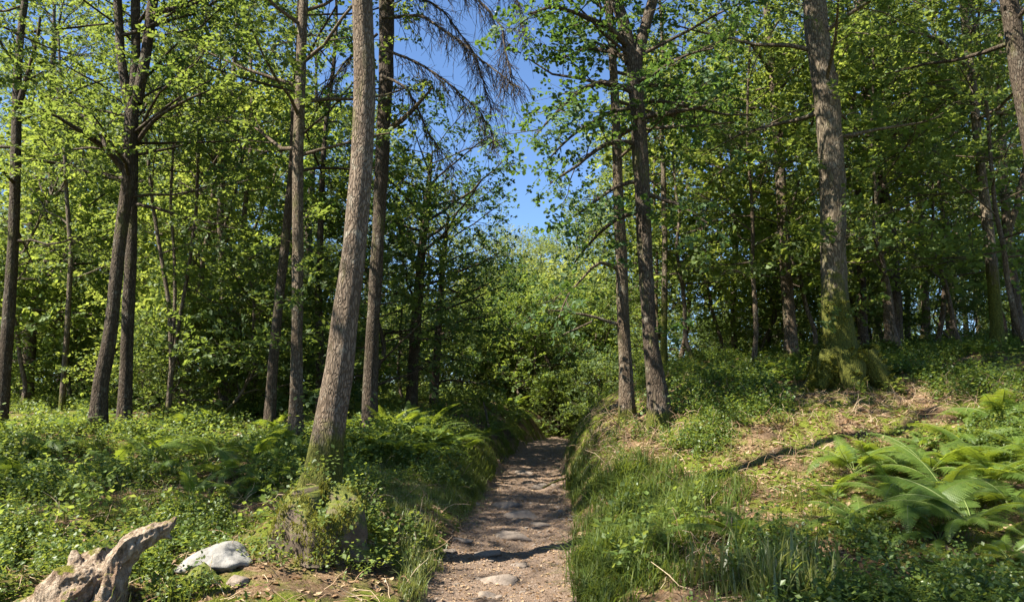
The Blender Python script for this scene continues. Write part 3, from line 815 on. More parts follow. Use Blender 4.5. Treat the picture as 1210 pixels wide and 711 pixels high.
#@@GROUND
# ================================================================= GROUND
def ground_mat():
    m, nt, out = mat_new("woodland_floor"); g = NT(nt)
    co = g.n("ShaderNodeTexCoord").outputs["Object"]
    lit = g.ramp(g.noise(co, 34, 6, .72), [(.25, (.035, .022, .013)), (.45, (.11, .065, .035)), (.6, (.21, .14, .08)), (.78, (.36, .27, .18))])
    soil = g.ramp(g.noise(co, 9, 6, .7), [(.3, (.03, .02, .012)), (.7, (.09, .058, .035))])
    vor = g.n("ShaderNodeTexVoronoi", feature="F1"); vor.inputs["Scale"].default_value = 38; g.l(co, vor.inputs["Vector"])
    leafc = g.ramp(g.n("ShaderNodeSeparateColor").outputs[0], [(0, (.09, .05, .028)), (.5, (.22, .14, .08)), (1, (.38, .27, .18))])
    g.l(vor.outputs["Color"], nt.nodes[-2].inputs[0])
    lit = g.mix(.45, lit, leafc)
    moss = g.ramp(g.noise(co, 45, 5, .7), [(.3, (.04, .055, .008)), (.5, (.10, .125, .014)), (.72, (.20, .20, .03))])
    base = g.mix(g.ramp(g.noise(co, 2.1, 5, .6), [(.42, 0.0), (.6, 1.0)]), lit, soil)
    mm = g.ramp(g.noise(co, 1.3, 6, .62), [(.44, 0.0), (.54, 1.0)])
    col = g.mix(mm, base, moss)
    bm = g.bump(g.noise(co, 28, 8, .75), .9, .05)
    g.l(g.principled(col, .95, bm, .15), out.inputs[0]); return m

def path_mat():
    m, nt, out = mat_new("trodden_path"); g = NT(nt)
    co = g.n("ShaderNodeTexCoord").outputs["Object"]
    dirt = g.ramp(g.noise(co, 5.5, 8, .68), [(.3, (.10, .065, .043)), (.5, (.24, .165, .115)), (.68, (.37, .275, .205))])
    fine = g.ramp(g.noise(co, 80, 5, .75), [(.3, (.055, .036, .024)), (.5, (.23, .16, .115)), (.72, (.47, .375, .295))])
    col = g.mix(.5, dirt, fine)
    vo = g.n("ShaderNodeTexVoronoi", feature="F1"); vo.inputs["Scale"].default_value = 55; g.l(co, vo.inputs["Vector"])
    st = g.ramp(vo.outputs["Distance"], [(.1, 1.0), (.32, 0.0)])
    pick = g.ramp(g.noise(co, 7, 3, .6), [(.47, 0.0), (.6, 1.0)])
    col = g.mix(g.math("MULTIPLY", st, pick), col, (.36, .32, .285))
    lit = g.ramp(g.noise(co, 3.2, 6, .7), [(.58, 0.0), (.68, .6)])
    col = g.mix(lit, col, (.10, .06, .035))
    hh = g.math("ADD", g.math("MULTIPLY", st, .35), g.noise(co, 22, 9, .75))
    bm = g.bump(hh, 1.0, .08)
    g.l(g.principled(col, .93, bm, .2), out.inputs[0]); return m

def warp(lo, hi, fine_lo, fine_hi, step, grow_):
    a = list(np.arange(fine_lo, fine_hi, step)); s = step; x = fine_hi
    while x < hi: a.append(x); s *= grow_; x += s
    s = step; x = fine_lo - step; pre = []
    while x > lo: pre.append(x); s *= grow_; x -= s
    return np.array(pre[::-1] + a)

def grid(xs, ys, zf):
    X, Y = np.meshgrid(xs, ys); Z = zf(X, Y)
    V = np.stack([X, Y, Z], -1).reshape(-1, 3); nx, ny = len(xs), len(ys)
    i = np.arange(ny - 1)[:, None]; j = np.arange(nx - 1)[None, :]
    Fq = np.stack([i * nx + j, i * nx + j + 1, (i + 1) * nx + j + 1, (i + 1) * nx + j], -1).reshape(-1, 4)
    return V, Fq

xs = warp(-350, 350, -7, 8, .045, 1.06); ys = warp(-60, 420, 4.2, 14, .045, 1.035)
def gz(X, Y):
    z = h(X, Y); return z - .05 * np.clip(-off_path(X, Y) / .12, 0, 1) * (Y > 1) * (Y < 33)
V, Fq = grid(xs, ys, gz); mb = MB(); mb.add(V, Fq)
kind(link(mb.mesh("ground", ground_mat()), "ground"), "structure")

yy = np.concatenate([np.arange(1.5, 4, .1), np.arange(4, 14, .035), np.arange(14, 33, .1)]); ss = np.linspace(-1, 1, 46)
YY, SS = np.meshgrid(yy, ss, indexing="ij")
XX = pc(YY) + SS * (pw(YY) + .10)
ZZ = h(XX, YY) + .012 * vnoise(XX * 24, YY * 20, 0, 31) + .004 - .06 * np.clip((np.abs(SS) - .86) / .14, 0, 1)
ny, nx = YY.shape
i = np.arange(ny - 1)[:, None]; j = np.arange(nx - 1)[None, :]
mb = MB(); mb.add(np.stack([XX, YY, ZZ], -1).reshape(-1, 3), np.stack([i * nx + j, i * nx + j + 1, (i + 1) * nx + j + 1, (i + 1) * nx + j], -1).reshape(-1, 4))
kind(link(mb.mesh("path", path_mat()), "path"), "structure")

# ----------------------------------------------------------------- undergrowth
def scatter_quads(mb, T, pos, yaw, sc, tilt=None, r=rng, mat=0, k=4):
    """T (m*k,3) template placed at pos with yaw/scale"""
    n = len(pos); c, s = np.cos(yaw), np.sin(yaw)
    M = np.zeros((n, 3, 3)); M[:, 0, 0] = c; M[:, 0, 1] = -s; M[:, 1, 0] = s; M[:, 1, 1] = c; M[:, 2, 2] = 1
    if tilt is not None:
        Rx = np.zeros((n, 3, 3)); Rx[:, 0, 0] = 1; ct, st = np.cos(tilt), np.sin(tilt)
        Rx[:, 1, 1] = ct; Rx[:, 1, 2] = -st; Rx[:, 2, 1] = st; Rx[:, 2, 2] = ct
        M = M @ Rx
    V = np.einsum("nij,kj->nki", M * np.asarray(sc)[:, None, None], T) + pos[:, None, :]
    m = n * len(T) // k
    mb.add(V, np.arange(m * k).reshape(m, k), mat)

def shrub_template(r, n_stem, leaf, hgt, per=9):
    out = []
    for s in range(n_stem):
        a = r.uniform(0, 6.28); sp = r.uniform(0, .8)
        d = unit([math.cos(a) * sp, math.sin(a) * sp, 1]); ln = hgt * r.uniform(.45, 1.1)
        o = np.array([r.normal(0, .09), r.normal(0, .09), 0])
        for k in range(per):
            t = .35 + .65 * (k + r.random()) / per
            p = o + d * ln * t + np.array([0, 0, -.05 * t * sp])
            q = np.array([r.normal(0, 1), r.normal(0, 1), r.normal(.35, .45)])
            nrm = np.array([r.normal(0, .55), r.normal(0, .55), 1.0])
            out.append((LEAF4 * np.array([1.25, 1, 1]) * leaf * r.uniform(.7, 1.25)) @ basis(q, nrm).T + p + unit(q) * .012)
    return np.concatenate(out)
r5 = np.random.default_rng(55)
SH_N = [shrub_template(r5, 12, .033, hg, 12) for hg in (.18, .22, .26, .30, .36, .46, .25, .28)]
SH_M = [shrub_template(r5, 10, .060, .42, 8) for _ in range(6)]
SH_F = [shrub_template(r5, 9, .11, .55, 6) for _ in range(5)]

def in_frame(x, y, m=80):
    px = px_of(x, y); return (px > -m) & (px < 1210 + m)

def shrubs(name, label, TS, n, ylo, yhi, xr, dens, seed, leafm, zoff=-.02, scl=(.7, 1.35)):
    r = np.random.default_rng(seed)
    y = ylo + (yhi - ylo) * r.random(n) ** 1.1; x = xr[0](y) + (xr[1](y) - xr[0](y)) * r.random(n)
    p = dens(x, y); keep = (r.random(n) < p) & in_frame(x, y, 120)
    x, y = x[keep], y[keep]
    pos = np.stack([x, y, h(x, y) + zoff], 1)
    mb = MB(); ti = r.integers(0, len(TS), len(x))
    for t in range(len(TS)):
        q = ti == t
        scatter_quads(mb, TS[t], pos[q], r.uniform(0, 6.28, q.sum()), r.uniform(scl[0], scl[1], q.sum()))
    o = kind(link(mb.mesh(name, leafm, (0, 0, 0), False), name), "stuff"); o["label"] = label; o["category"] = "undergrowth"

def litter_slope(x, y):      # the sunny bare slope on the right bank
    return np.exp(-(((x - 4.9) / 1.2) ** 2 + ((y - 11.3) / .9) ** 2)) + np.exp(-(((x - 3.6) / 1.5) ** 2 + ((y - 9.6) / 1.3) ** 2))
def left_bare(x, y):
    return 1.6 * np.exp(-(((x + 1.05) / .62) ** 2 + ((y - 9.4) / 1.6) ** 2)) + .6 * np.exp(-(((x + 2.5) / .6) ** 2 + ((y - 5.9) / .4) ** 2))
def bank_face(x, y):
    return np.exp(-(((x - pc(y) - 1.5) / .75) ** 4)) * (y > 8.3) * (y < 20)
def keep_clear(x, y):
    o = np.ones_like(x)
    for (px, py, rx, ry) in [(251, 676, .55, .42), (95, 705, .6, .35), (240, 690, .3, .15), (1110, 600, 2.5, 1.3), (222, 600, .45, .3), (270, 592, .4, .3), (178, 545, .7, .6), (245, 548, .7, .6), (300, 552, .6, .5), (965, 715, .5, .3), (880, 640, .5, .4), (830, 665, .5, .3), (905, 700, .4, .4)]:
        p = hit(px, py); o = o * (((x - p[0]) / rx) ** 2 + ((y - p[1]) / ry) ** 2 > 1)
    return o
def patch(x, y, f, s, lo, hi):
    return np.clip((fbm(x * f, y * f, 0, s, 3) - lo) / (hi - lo), 0, 1)
SH_B = [shrub_template(r5, 4, .062, hg, 8) for hg in (.25, .35, .45, .6)]
edgeL = lambda y: pc(y) - pw(y)
edgeR = lambda y: pc(y) + pw(y)
shrubs("bilberry_undergrowth", "low bright green bilberry covering the ground left of the path", SH_N, 5200, 4.4, 12, (lambda y: -.75 * y - 1, lambda y: edgeL(y) - .15),
       lambda x, y: patch(x, y, 1.5, 61, 0, .6) * np.clip(1 - 1.1 * left_bare(x, y), 0, 1) * keep_clear(x, y), 201, SHRUB)
shrubs("bilberry_undergrowth", "bilberry and seedlings covering the bank right of the path", SH_N, 4600, 4.4, 12, (lambda y: edgeR(y) + .5, lambda y: .75 * y + 1),
       lambda x, y: patch(x, y, 1.5, 62, .05, .7) * np.clip(1 - 1.3 * litter_slope(x, y), 0, 1) * np.clip(1 - .6 * bank_face(x, y), 0, 1) * keep_clear(x, y) * (((x - 5.4) / 1.3) ** 2 + ((y - 11.6) / 1.5) ** 2 > 1), 202, SHRUB)
shrubs("leafy_undergrowth", "taller leafy undergrowth spreading between the trees left of the path", SH_M, 3600, 10.5, 26, (lambda y: -.75 * y - 1, lambda y: edgeL(y) - .3),
       lambda x, y: patch(x, y, .8, 63, -.35, .4), 203, SHRUB, scl=(.55, 1.1))
shrubs("leafy_undergrowth", "taller leafy undergrowth on the crest of the right bank", SH_M, 3600, 11.5, 27, (lambda y: edgeR(y) + .5, lambda y: .75 * y + 1),
       lambda x, y: patch(x, y, .8, 64, -.15, .5) * (((x - 5.6) / 1.3) ** 2 + ((y - 11.9) / 1.5) ** 2 > 1) * np.clip(1 - bank_face(x, y), 0, 1), 204, SHRUB, scl=(.5, 1.0))
shrubs("leafy_undergrowth", "leafy ground cover deep in the wood", SH_F, 5200, 24, 70, (lambda y: -.75 * y, lambda y: .75 * y),
       lambda x, y: (np.abs(x - pc(y)) > 1.0) * patch(x, y, .4, 65, -.6, .2), 205, OAK)

shrubs("broadleaf_seedlings", "taller broad-leaved seedlings poking through the bilberry", SH_B, 1700, 6.5, 14, (lambda y: -.75 * y - 1, lambda y: .75 * y + 1),
       lambda x, y: (off_path(x, y) > .35) * patch(x, y, 1.0, 71, .0, .6) * keep_clear(x, y) * np.clip(1 - 1.2 * litter_slope(x, y) - .8 * bank_face(x, y) - left_bare(x, y), 0, 1), 206, BRIGHT)
# ----------------------------------------------------------------- grass
def blade_template(r, L, w, seg=3, droop=.6):
    t = np.linspace(0, 1, seg + 1); y = L * (t - .18 * droop * t ** 3); 
    out_y = droop * L * .55 * t ** 2; z = y * (1 - .35 * droop * t)
    ww = w * (1 - t ** 1.6 * .96)
    Lf = np.stack([-ww / 2, out_y, z], 1); Rt = np.stack([ww / 2, out_y, z + .002], 1)
    q = []
    for i in range(seg): q += [Lf[i], Rt[i], Rt[i + 1], Lf[i + 1]]
    return np.array(q)
def grass(name, label, n, sampler, L, w, seed, mat, droop=(.3, 1.3)):
    r = np.random.default_rng(seed)
    x, y = sampler(r, n); pos = np.stack([x, y, h(x, y) - .012], 1)
    mb = MB(); TS = [blade_template(r, 1, w, 4, r.uniform(*droop)) for _ in range(10)]; ti = r.integers(0, 10, len(x))
    for t in range(10):
        q = ti == t; n_ = q.sum()
        scatter_quads(mb, TS[t], pos[q], r.uniform(0, 6.28, n_), L * r.uniform(.35, 1.15, n_) * (1 + .55 * vnoise(x[q] * 3.5, y[q] * 3.5, 0, 41)), r.normal(0, .28, n_))
    o = kind(link(mb.mesh(name, mat, (0, 0, 0), False), name), "stuff"); o["label"] = label; o["category"] = "grass"
def px_blob(cells, tuft=.05, per=26):
    """clumps around ground points seen at the given photo places"""
    def f(r, n):
        C = []
        tot = sum(c[4] for c in cells)
        for (cx, cy, sx, sy, w) in cells:
            for _ in range(max(1, int(n * w / tot / per))):
                p = hit(float(np.clip(cx + r.normal(0, sx), -60, 1270)), float(max(cy + r.normal(0, sy), 500)))
                if off_path(p[0], p[1]) > -.03 and p[1] < 25: C.append(p)
        C = np.array(C); k = r.integers(0, len(C), n)
        x = C[k, 0] + r.normal(0, tuft, n); y = C[k, 1] + r.normal(0, tuft, n)
        return x, y
    return f
grass("long_grass", "dark green tussocky grass arching over the right edge of the path", 10000,
      px_blob([(745, 610, 38, 32, 3), (810, 605, 35, 22, 2), (715, 665, 20, 25, 2), (770, 650, 30, 25, 1.2), (700, 705, 14, 20, 1), (735, 570, 30, 10, 1)]), .42, .030, 301, GRASS)
grass("pale_grass", "short sunlit grass on the left verge of the path", 26000,
      px_blob([(500, 575, 42, 14, 3), (545, 585, 22, 12, 2), (455, 570, 25, 10, 1), (570, 545, 15, 10, 1), (520, 555, 40, 12, 1)], .09), .11, .045, 302, GRASS_L)
grass("pale_grass", "short sunlit grass at the foot of the right bank beside the path", 6000,
      px_blob([(688, 572, 8, 14, 3), (682, 545, 5, 8, 1), (675, 528, 4, 5, 1)], .07), .13, .04, 303, GRASS_L)
grass("woodrush", "broad bright blades of woodrush in the bottom right foreground", 900,
      px_blob([(905, 700, 30, 14, 2), (945, 690, 22, 12, 1)], .06, 22), .42, .05, 304, GRASS_L, (.2, .9))
grass("pale_grass", "pale tufts of grass on the left rim of the path", 1500, px_blob([(500, 668, 10, 16, 1), (488, 700, 8, 12, 1), (478, 640, 12, 14, 1)], .04), .24, .03, 305, GRASS_L)
def fringe(r, n):
    y = r.uniform(9.5, 27, n); s = np.where(r.random(n) < .5, -1, 1); x = pc(y) + s * (pw(y) + np.abs(r.normal(.12, .28, n)))
    k = (r.random(n) < patch(x, y, 1.5, 78, -.4, .3)) & (off_path(x, y) > .0); return x[k], y[k]
grass("wild_grass", "rough grass and weeds fringing both rims of the far part of the path", 16000, fringe, .26, .04, 308, GRASS)
def anyw(r, n):
    y = r.uniform(4.6, 16, n * 3); x = r.uniform(-.72, .72, n * 3) * y
    k = (off_path(x, y) > .1) & (r.random(n * 3) < patch(x, y, 1.6, 77, -.1, .5) * (1 - .85 * bank_face(x, y))); return x[k][:n], y[k][:n]
grass("wild_grass", "thin grass scattered among the undergrowth", 16000, anyw, .24, .022, 306, GRASS)

# moss cushions: short upright tips on patches of the banks
def moss_s(r, n):
    y = r.uniform(4.8, 15, n * 6); x = r.uniform(-.72, .72, n * 6) * y
    pp = patch(x, y, 1.2, 88, .05, .35) * (off_path(x, y) > .12) * (.25 + left_bare(x, y) + bank_face(x, y) * 1.3 + litter_slope(x, y) * 1.2)
    k = r.random(n * 6) < pp; return x[k][:n], y[k][:n]
grass("moss", "yellow-green moss cushions on the banks", 60000, moss_s, .045, .22, 307, MOSS, (.1, .6))

# ----------------------------------------------------------------- leaf litter and gravel
def litter(name, label, n, samp, size, seed, mat, up=.006):
    r = np.random.default_rng(seed); x, y = samp(r, n); n = len(x)
    Tm = np.concatenate([(LEAF4 * np.array([1.3, 1, 2.5])) - [0, .5, 0]])
    mb = MB(); pos = np.stack([x, y, h(x, y) + up], 1)
    scatter_quads(mb, Tm, pos, r.uniform(0, 6.28, n), size * r.uniform(.5, 1.3, n), r.normal(0, .4, n))
    o = kind(link(mb.mesh(name, mat, (0, 0, 0), False), name), "stuff"); o["label"] = label; o["category"] = "leaf litter"
def lit_s(r, n):
    y = r.uniform(4.6, 16, n * 4); x = r.uniform(-.72, .72, n * 4) * y
    k = (off_path(x, y) > -.05) & (r.random(n * 4) < .25 + 1.2 * litter_slope(x, y) + .7 * bank_face(x, y) + .3 * left_bare(x, y)); return x[k][:n], y[k][:n]
litter("leaf_litter", "brown fallen leaves strewn over the banks", 16000, lit_s, .065, 401, DEAD)
def lit_p(r, n):
    y = r.uniform(4.8, 22, n); s = np.sign(r.normal(0, 1, n)) * (1 - r.random(n) ** 1.5 * .98); return pc(y) + s * pw(y) * 1.02, y
litter("path_litter", "crumbled brown leaves lying on the trodden path", 9000, lit_p, .034, 402, DEAD, .012)

def bent_stems(name, label, n, samp, L, seed, mat):
    r = np.random.default_rng(seed); x, y = samp(r, n); mb = MB()
    for a, b_ in zip(x, y):
        p = np.array([a, b_, float(h(a, b_)) - .01]); an = r.uniform(0, 6.28)
        s = grow(r, p, [math.cos(an) * .8, math.sin(an) * .8, r.uniform(.1, 1.0)], L * r.uniform(.4, 1.1), 4, .35, -.22)
        tube(mb, s, np.linspace(.0045, .0022, 5), 3, cap=False)
    o = kind(link(mb.mesh(name, mat), name), "stuff"); o["label"] = label; o["category"] = "dead stems"
def twigs_left(r, n):
    y = r.uniform(4.6, 12, n * 2); x = -r.uniform(.02, .74, n * 2) * y; k = off_path(x, y) > .1; return x[k][:n], y[k][:n]
def dry(r, n):
    C = [(1100, 480, 55, 18), (1010, 475, 50, 12), (880, 480, 45, 14), (950, 540, 50, 25), (780, 520, 40, 22), (830, 650, 35, 22), (1150, 465, 40, 8), (720, 520, 18, 20), (735, 500, 20, 14), (790, 510, 40, 18)]
    o = []
    for _ in range(n):
        c = C[r.integers(len(C))]; o.append(hit(c[0] + r.normal(0, c[2]), max(c[1] + r.normal(0, c[3]), 440))[:2])
    o = np.array(o); k = (off_path(o[:, 0], o[:, 1]) > .05) & (o[:, 1] < 18); return o[k, 0], o[k, 1]
STRAW, nt_, ou_ = mat_new("dead_bracken_straw"); g_ = NT(nt_)
g_.l(g_.principled(g_.ramp(g_.n("ShaderNodeNewGeometry").outputs["Random Per Island"], [(0, (.14, .08, .045)), (.5, (.30, .20, .12)), (1, (.46, .36, .24))]), .8), ou_.inputs[0])
bent_stems("dead_bracken", "tangle of dead brown bracken stems on the right bank", 2300, dry, .42, 501, STRAW)

bent_stems("dead_stems", "thin dead stems and twigs among the bilberry left of the path", 1500, twigs_left, .38, 502, STRAW)

# ----------------------------------------------------------------- ferns
def frond_mesh(seed, L, arch, wmax, npin=32, drop=.25):
    r = np.random.default_rng(seed); t = np.linspace(0, 1, 30)
    elev = 1.05 - arch * t ** .9
    step = L / 29
    y = np.concatenate([[0], np.cumsum(np.cos(elev[:-1]) * step)]); z = np.concatenate([[0], np.cumsum(np.sin(elev[:-1]) * step)])
    xo = .04 * np.sin(t * 2 + r.uniform(0, 3)) * t
    P = np.stack([xo, y, z], 1)
    mb = MB(); tube(mb, P, np.linspace(.0065, .0015, 30), 4, 1, cap=False)
    quads = []
    for k in range(npin):
        f = .20 + .79 * (k + .5) / npin
        i = min(int(f * 29), 28); a = f * 29 - i; p = P[i] * (1 - a) + P[i + 1] * a; tg = unit(P[i + 1] - P[i])
        q = (f - .20) / .8
        ln = wmax * (min(1, .62 + q * 2.2) * (1 - q) ** .75 + .03) * r.uniform(.9, 1.1)
        for s in (-1, 1):
            side = np.array([s, 0, 0.0]); nrm = np.cross(side * s, tg)
            d = unit(side + tg * .38 + np.array([0, 0, -drop + r.normal(0, .06)]))
            across = unit(np.cross(nrm, d)); m = max(4, int(ln / .014))
            for j in range(m):
                u = (j + .5) / m; w = .17 * ln * (1 - u) ** .8 * (.7 if u < .1 else 1) + .004
                w = min(w, .022); hw = ln / m * .46
                b0 = p + d * ln * u + np.array([0, 0, -.10 * ln * u * u])
                for s2 in (-1, 1):
                    tip = b0 + across * s2 * w + d * hw * 1.2 + nrm * (-.10 * w)
                    quads.append([b0 - d * hw, b0 + d * hw, tip + d * hw * .35, tip - d * hw * .55])
    Q = np.array(quads).reshape(-1, 3); mb.add(Q, np.arange(len(Q)).reshape(-1, 4), 0)
    return mb.mesh("frond", [FERN, FERN_STEM], (0, 0, 0), False)
FERN_STEM, nt_, ou_ = mat_new("fern_stem"); g_ = NT(nt_); g_.l(g_.principled((.10, .13, .03), .6), ou_.inputs[0])
FR = [frond_mesh(900 + i, 1.0, a, w) for i, (a, w) in enumerate([(1.5, .17), (1.75, .19), (1.3, .16), (1.95, .18), (1.6, .21), (2.3, .17), (1.1, .15)])]
def fern(px, py, size, label, n=8, group=None, yaw=None, spread=6.28, d=None, lift=-.03):
    p = hit(px, py) if d is None else np.array([(px - 605) / F * d, d, float(h((px - 605) / F * d, d))])
    r = np.random.default_rng(int(px * 7 + py * 13))
    root = thing("fern", label, "fern", (p[0], p[1], p[2] + lift), 0, group)
    a0 = r.uniform(0, 6.28)
    for k in range(n):
        a = a0 + k / n * 6.28 + r.normal(0, .22) if yaw is None else yaw + (k / max(n - 1, 1) - .5) * spread + r.normal(0, .1)
        o = link(FR[r.integers(len(FR))], "frond", root, (0, 0, 0), (r.normal(0, .2), r.normal(0, .22), a), size * r.uniform(.55, 1.15))
    return root
# left of the path
for (px, py, sz, lb) in [(222, 600, .62, "bright fern spreading low just behind the arm of the rotten log"), (270, 592, .55, "fern between the log arm and the yellow-green bilberry beside the stump"),
                         (178, 545, .85, "pale sunlit fern in front of the left-hand pair of trunks"), (245, 548, .85, "sunlit fern right of the one in front of the left-hand pair"),
                         (300, 552, .8, "arching fern in front of the upright thin trunks"), (345, 535, .75, "fern round the foot of the straight pale trunk"),
                         (275, 568, .6, "small fern behind the white rock, above the log arm"), (400, 520, .7, "fern at the foot of the dark trunk behind the leaning one"),
                         (130, 560, .7, "dark fern low in front of the three-stemmed oak"), (60, 545, .75, "dark fern in the undergrowth near the left edge"), (205, 565, .75, "pale fern above the tip of the log arm"), (15, 575, .75, "fern cut off by the left edge behind the rotten log"), (310, 580, .55, "low fern just left of the mossy stump")]:
    fern(px, py, sz * 1.15, lb, 8, lift=.05)
r6 = np.random.default_rng(66)
for i in range(60):
    px = r6.uniform(420, 610); py = r6.uniform(500, 545)
    p = hit(px, py)
    if off_path(p[0], p[1]) < .35 or (p[1] < 11.5 and p[0] > -1.9): continue
    fern(px, py, r6.uniform(.6, .95), "dark green fern in the thick bed along the left verge before the bend", 7, "ferns in the bed along the left verge")
for i in range(16):
    d = r6.uniform(11, 19); px = r6.uniform(-10, 340)
    fern(px, 500, r6.uniform(.7, 1.0), "fern among the undergrowth at the feet of the left-hand trees", 7, "ferns under the left-hand trees", d=d)
for i in range(10):
    d = r6.uniform(24, 29); px = r6.uniform(585, 690)
    if abs((px - 605) / F * d - pc(d)) < 1.0: continue
    fern(px, 500, r6.uniform(.8, 1.1), "fern closing in on the bend at the far end of the path", 7, "ferns at the far bend", d=d)
# right of the path
for (px, py, sz, lb, n) in [(1120, 600, .95, "big bracken with long flat fronds in the middle of the sunlit right-hand patch", 10), (1195, 610, .95, "bracken at the right edge glowing yellow-green, nearest of those in the patch", 10),
                         (1160, 560, .95, "bracken behind the big flat-fronded one, near the right edge", 10), (1215, 545, 1.05, "bracken cut off by the right edge, farthest back of the patch", 10), (1060, 600, .9, "bracken at the left end of the sunlit patch, reaching over the pale litter", 9),
                         (1100, 565, .95, "bracken behind the gap between the two leftmost of the sunlit patch", 9), (1010, 565, .9, "smaller bracken leftmost of the sunlit patch, low over the pale litter", 8), (1150, 630, 1.0, "bracken lowest in the sunlit patch, half in shade", 9), (1130, 560, .8, "bracken in the heart of the patch, behind the flat-fronded one", 9), (1050, 565, .75, "bracken between the leftmost ones of the patch, on the litter", 9), (1175, 580, .85, "bracken wedged between the two nearest the right edge", 9), (1110, 640, .7, "shaded bracken under the front of the patch", 8), (985, 590, .7, "small bracken out on the pale litter, first left of the patch", 8), (1020, 625, .75, "bracken in the shade just below the left end of the patch", 8), (1140, 525, .8, "bracken high in the patch between two larger ones", 8), (1080, 625, .85, "bracken low at the near left corner of the sunlit patch", 9), (1035, 545, .8, "thin bracken at the upper left corner of the sunlit patch", 8), (1185, 505, .9, "bracken highest on the slope at the right edge", 9), (1240, 590, 1.02, "bracken mostly outside the right edge, fronds reaching in", 9),
                         (1090, 530, .6, "lone arching fern below the dead brown bracken on the bank", 6),
                         (880, 640, .80, "shaded domed fern beside the long grass", 10), (1150, 500, .6, "small fern under the right edge trunks at the top of the bank", 7),
                         (965, 720, .50, "bright fern at the bottom edge right of the woodrush", 9), (1010, 735, .45, "low fern cut by the bottom edge", 8), (1190, 660, .5, "small shaded fern in the bottom right corner", 7)]:
    fern(px, py, sz, lb, n + 4 if px > 960 else n, lift=.05 if sz > .84 else -.02)
r7 = np.random.default_rng(67)
for i in range(18):
    d = r7.uniform(13, 20); px = r7.uniform(800, 1220)
    fern(px, 430, r7.uniform(.5, .8), "fern in the green fringe along the crest of the right bank", 7, "ferns along the crest of the right bank", d=d)

# ----------------------------------------------------------------- stones, stump, log, sticks
def rock_mat(name, a, b, moss=.0, spk=60):
    m, nt, out = mat_new(name); g = NT(nt); co = g.n("ShaderNodeTexCoord").outputs["Object"]
    c = g.mix(g.ramp(g.noise(co, 6, 6, .65), [(.35, 0.0), (.65, 1.0)]), a, b)
    c = g.mix(g.ramp(g.noise(co, spk, 4, .7), [(.52, 0.0), (.7, .7)]), c, tuple(v * .55 for v in a))
    if moss > 0:
        geo = g.n("ShaderNodeNewGeometry"); sp = g.n("ShaderNodeSeparateXYZ"); g.l(geo.outputs["Normal"], sp.inputs[0])
        f = g.ramp(g.math("ADD", g.math("MULTIPLY", g.noise(co, 5, 6, .7), .9), g.math("MULTIPLY", sp.outputs["Z"], .25)), [(.62 - moss * .3, 0.0), (.75 - moss * .3, 1.0)])
        c = g.mix(f, c, g.ramp(g.noise(co, 50, 5, .7), [(.3, (.03, .04, .008)), (.5, (.075, .09, .014)), (.75, (.17, .16, .03))]))
    bm = g.bump(g.noise(co, 20, 8, .75), .6, .02)
    g.l(g.principled(c, .88, bm, .25), out.inputs[0]); return m
import bmesh
def rock_mesh(seed, size, mat, planes=12, sub=4, soft=14, rough=.05, org=(0, 0, 0)):
    bm = bmesh.new(); bmesh.ops.create_icosphere(bm, subdivisions=sub, radius=1)
    v = np.array([q.co[:] for q in bm.verts]); r = np.random.default_rng(seed)
    N = r.normal(0, 1, (planes, 3)); N /= np.linalg.norm(N, axis=1, keepdims=True); D = r.uniform(.62, 1.0, planes)
    dots = np.maximum(v @ N.T, .05) / D
    R = 1 / (np.sum(dots ** soft, 1) ** (1 / soft))
    R = np.minimum(R, 1.35)
    P = v * R[:, None] * np.asarray(size)
    k = 3 / max(size)
    P *= (1 + rough * fbm(P[:, 0] * k, P[:, 1] * k, P[:, 2] * k, seed, 5))[:, None]
    for q, c in zip(bm.verts, P): q.co = c
    me = bpy.data.meshes.new("stone"); bm.to_mesh(me); bm.free()
    me.polygons.foreach_set("use_smooth", np.ones(len(me.polygons), bool)); me.materials.append(mat); return me
WHITE = rock_mat("pale_rock", (.15, .143, .13), (.29, .28, .262), 0.0, 30)
GREYR = rock_mat("path_stone_grey", (.15, .12, .095), (.24, .195, .16))
DARKR = rock_mat("mossy_rock", (.07, .065, .05), (.14, .12, .09), .9)
STUMPM = rock_mat("mossy_stump_bark", (.055, .042, .03), (.14, .105, .075), .42)
p = hit(251, 676)
o = link(rock_mesh(35, (.30, .22, .13), WHITE, 13, 5, 26, .09), "white_rock", None, (p[0], p[1] + .12, p[2] + .08), (.05, .08, .5)); tag(o, "pale white-grey rock lying right of the rotten log", "rock")
p = hit(240, 690)
o = link(rock_mesh(24, (.20, .14, .14), DARKR, 12, 4, 16, .08), "mossy_rock", None, (p[0], p[1], p[2] + .03), (0, .1, .3)); o.scale = (.75, .75, .75); tag(o, "dark mossy rock leaning on the front of the white rock", "rock")
p = hit(282, 688)
o = link(rock_mesh(25, (.10, .08, .05), GREYR, 12, 3), "grey_stone", None, (p[0], p[1], p[2] + .01)); tag(o, "small grey stone at the right foot of the white rock", "stone")
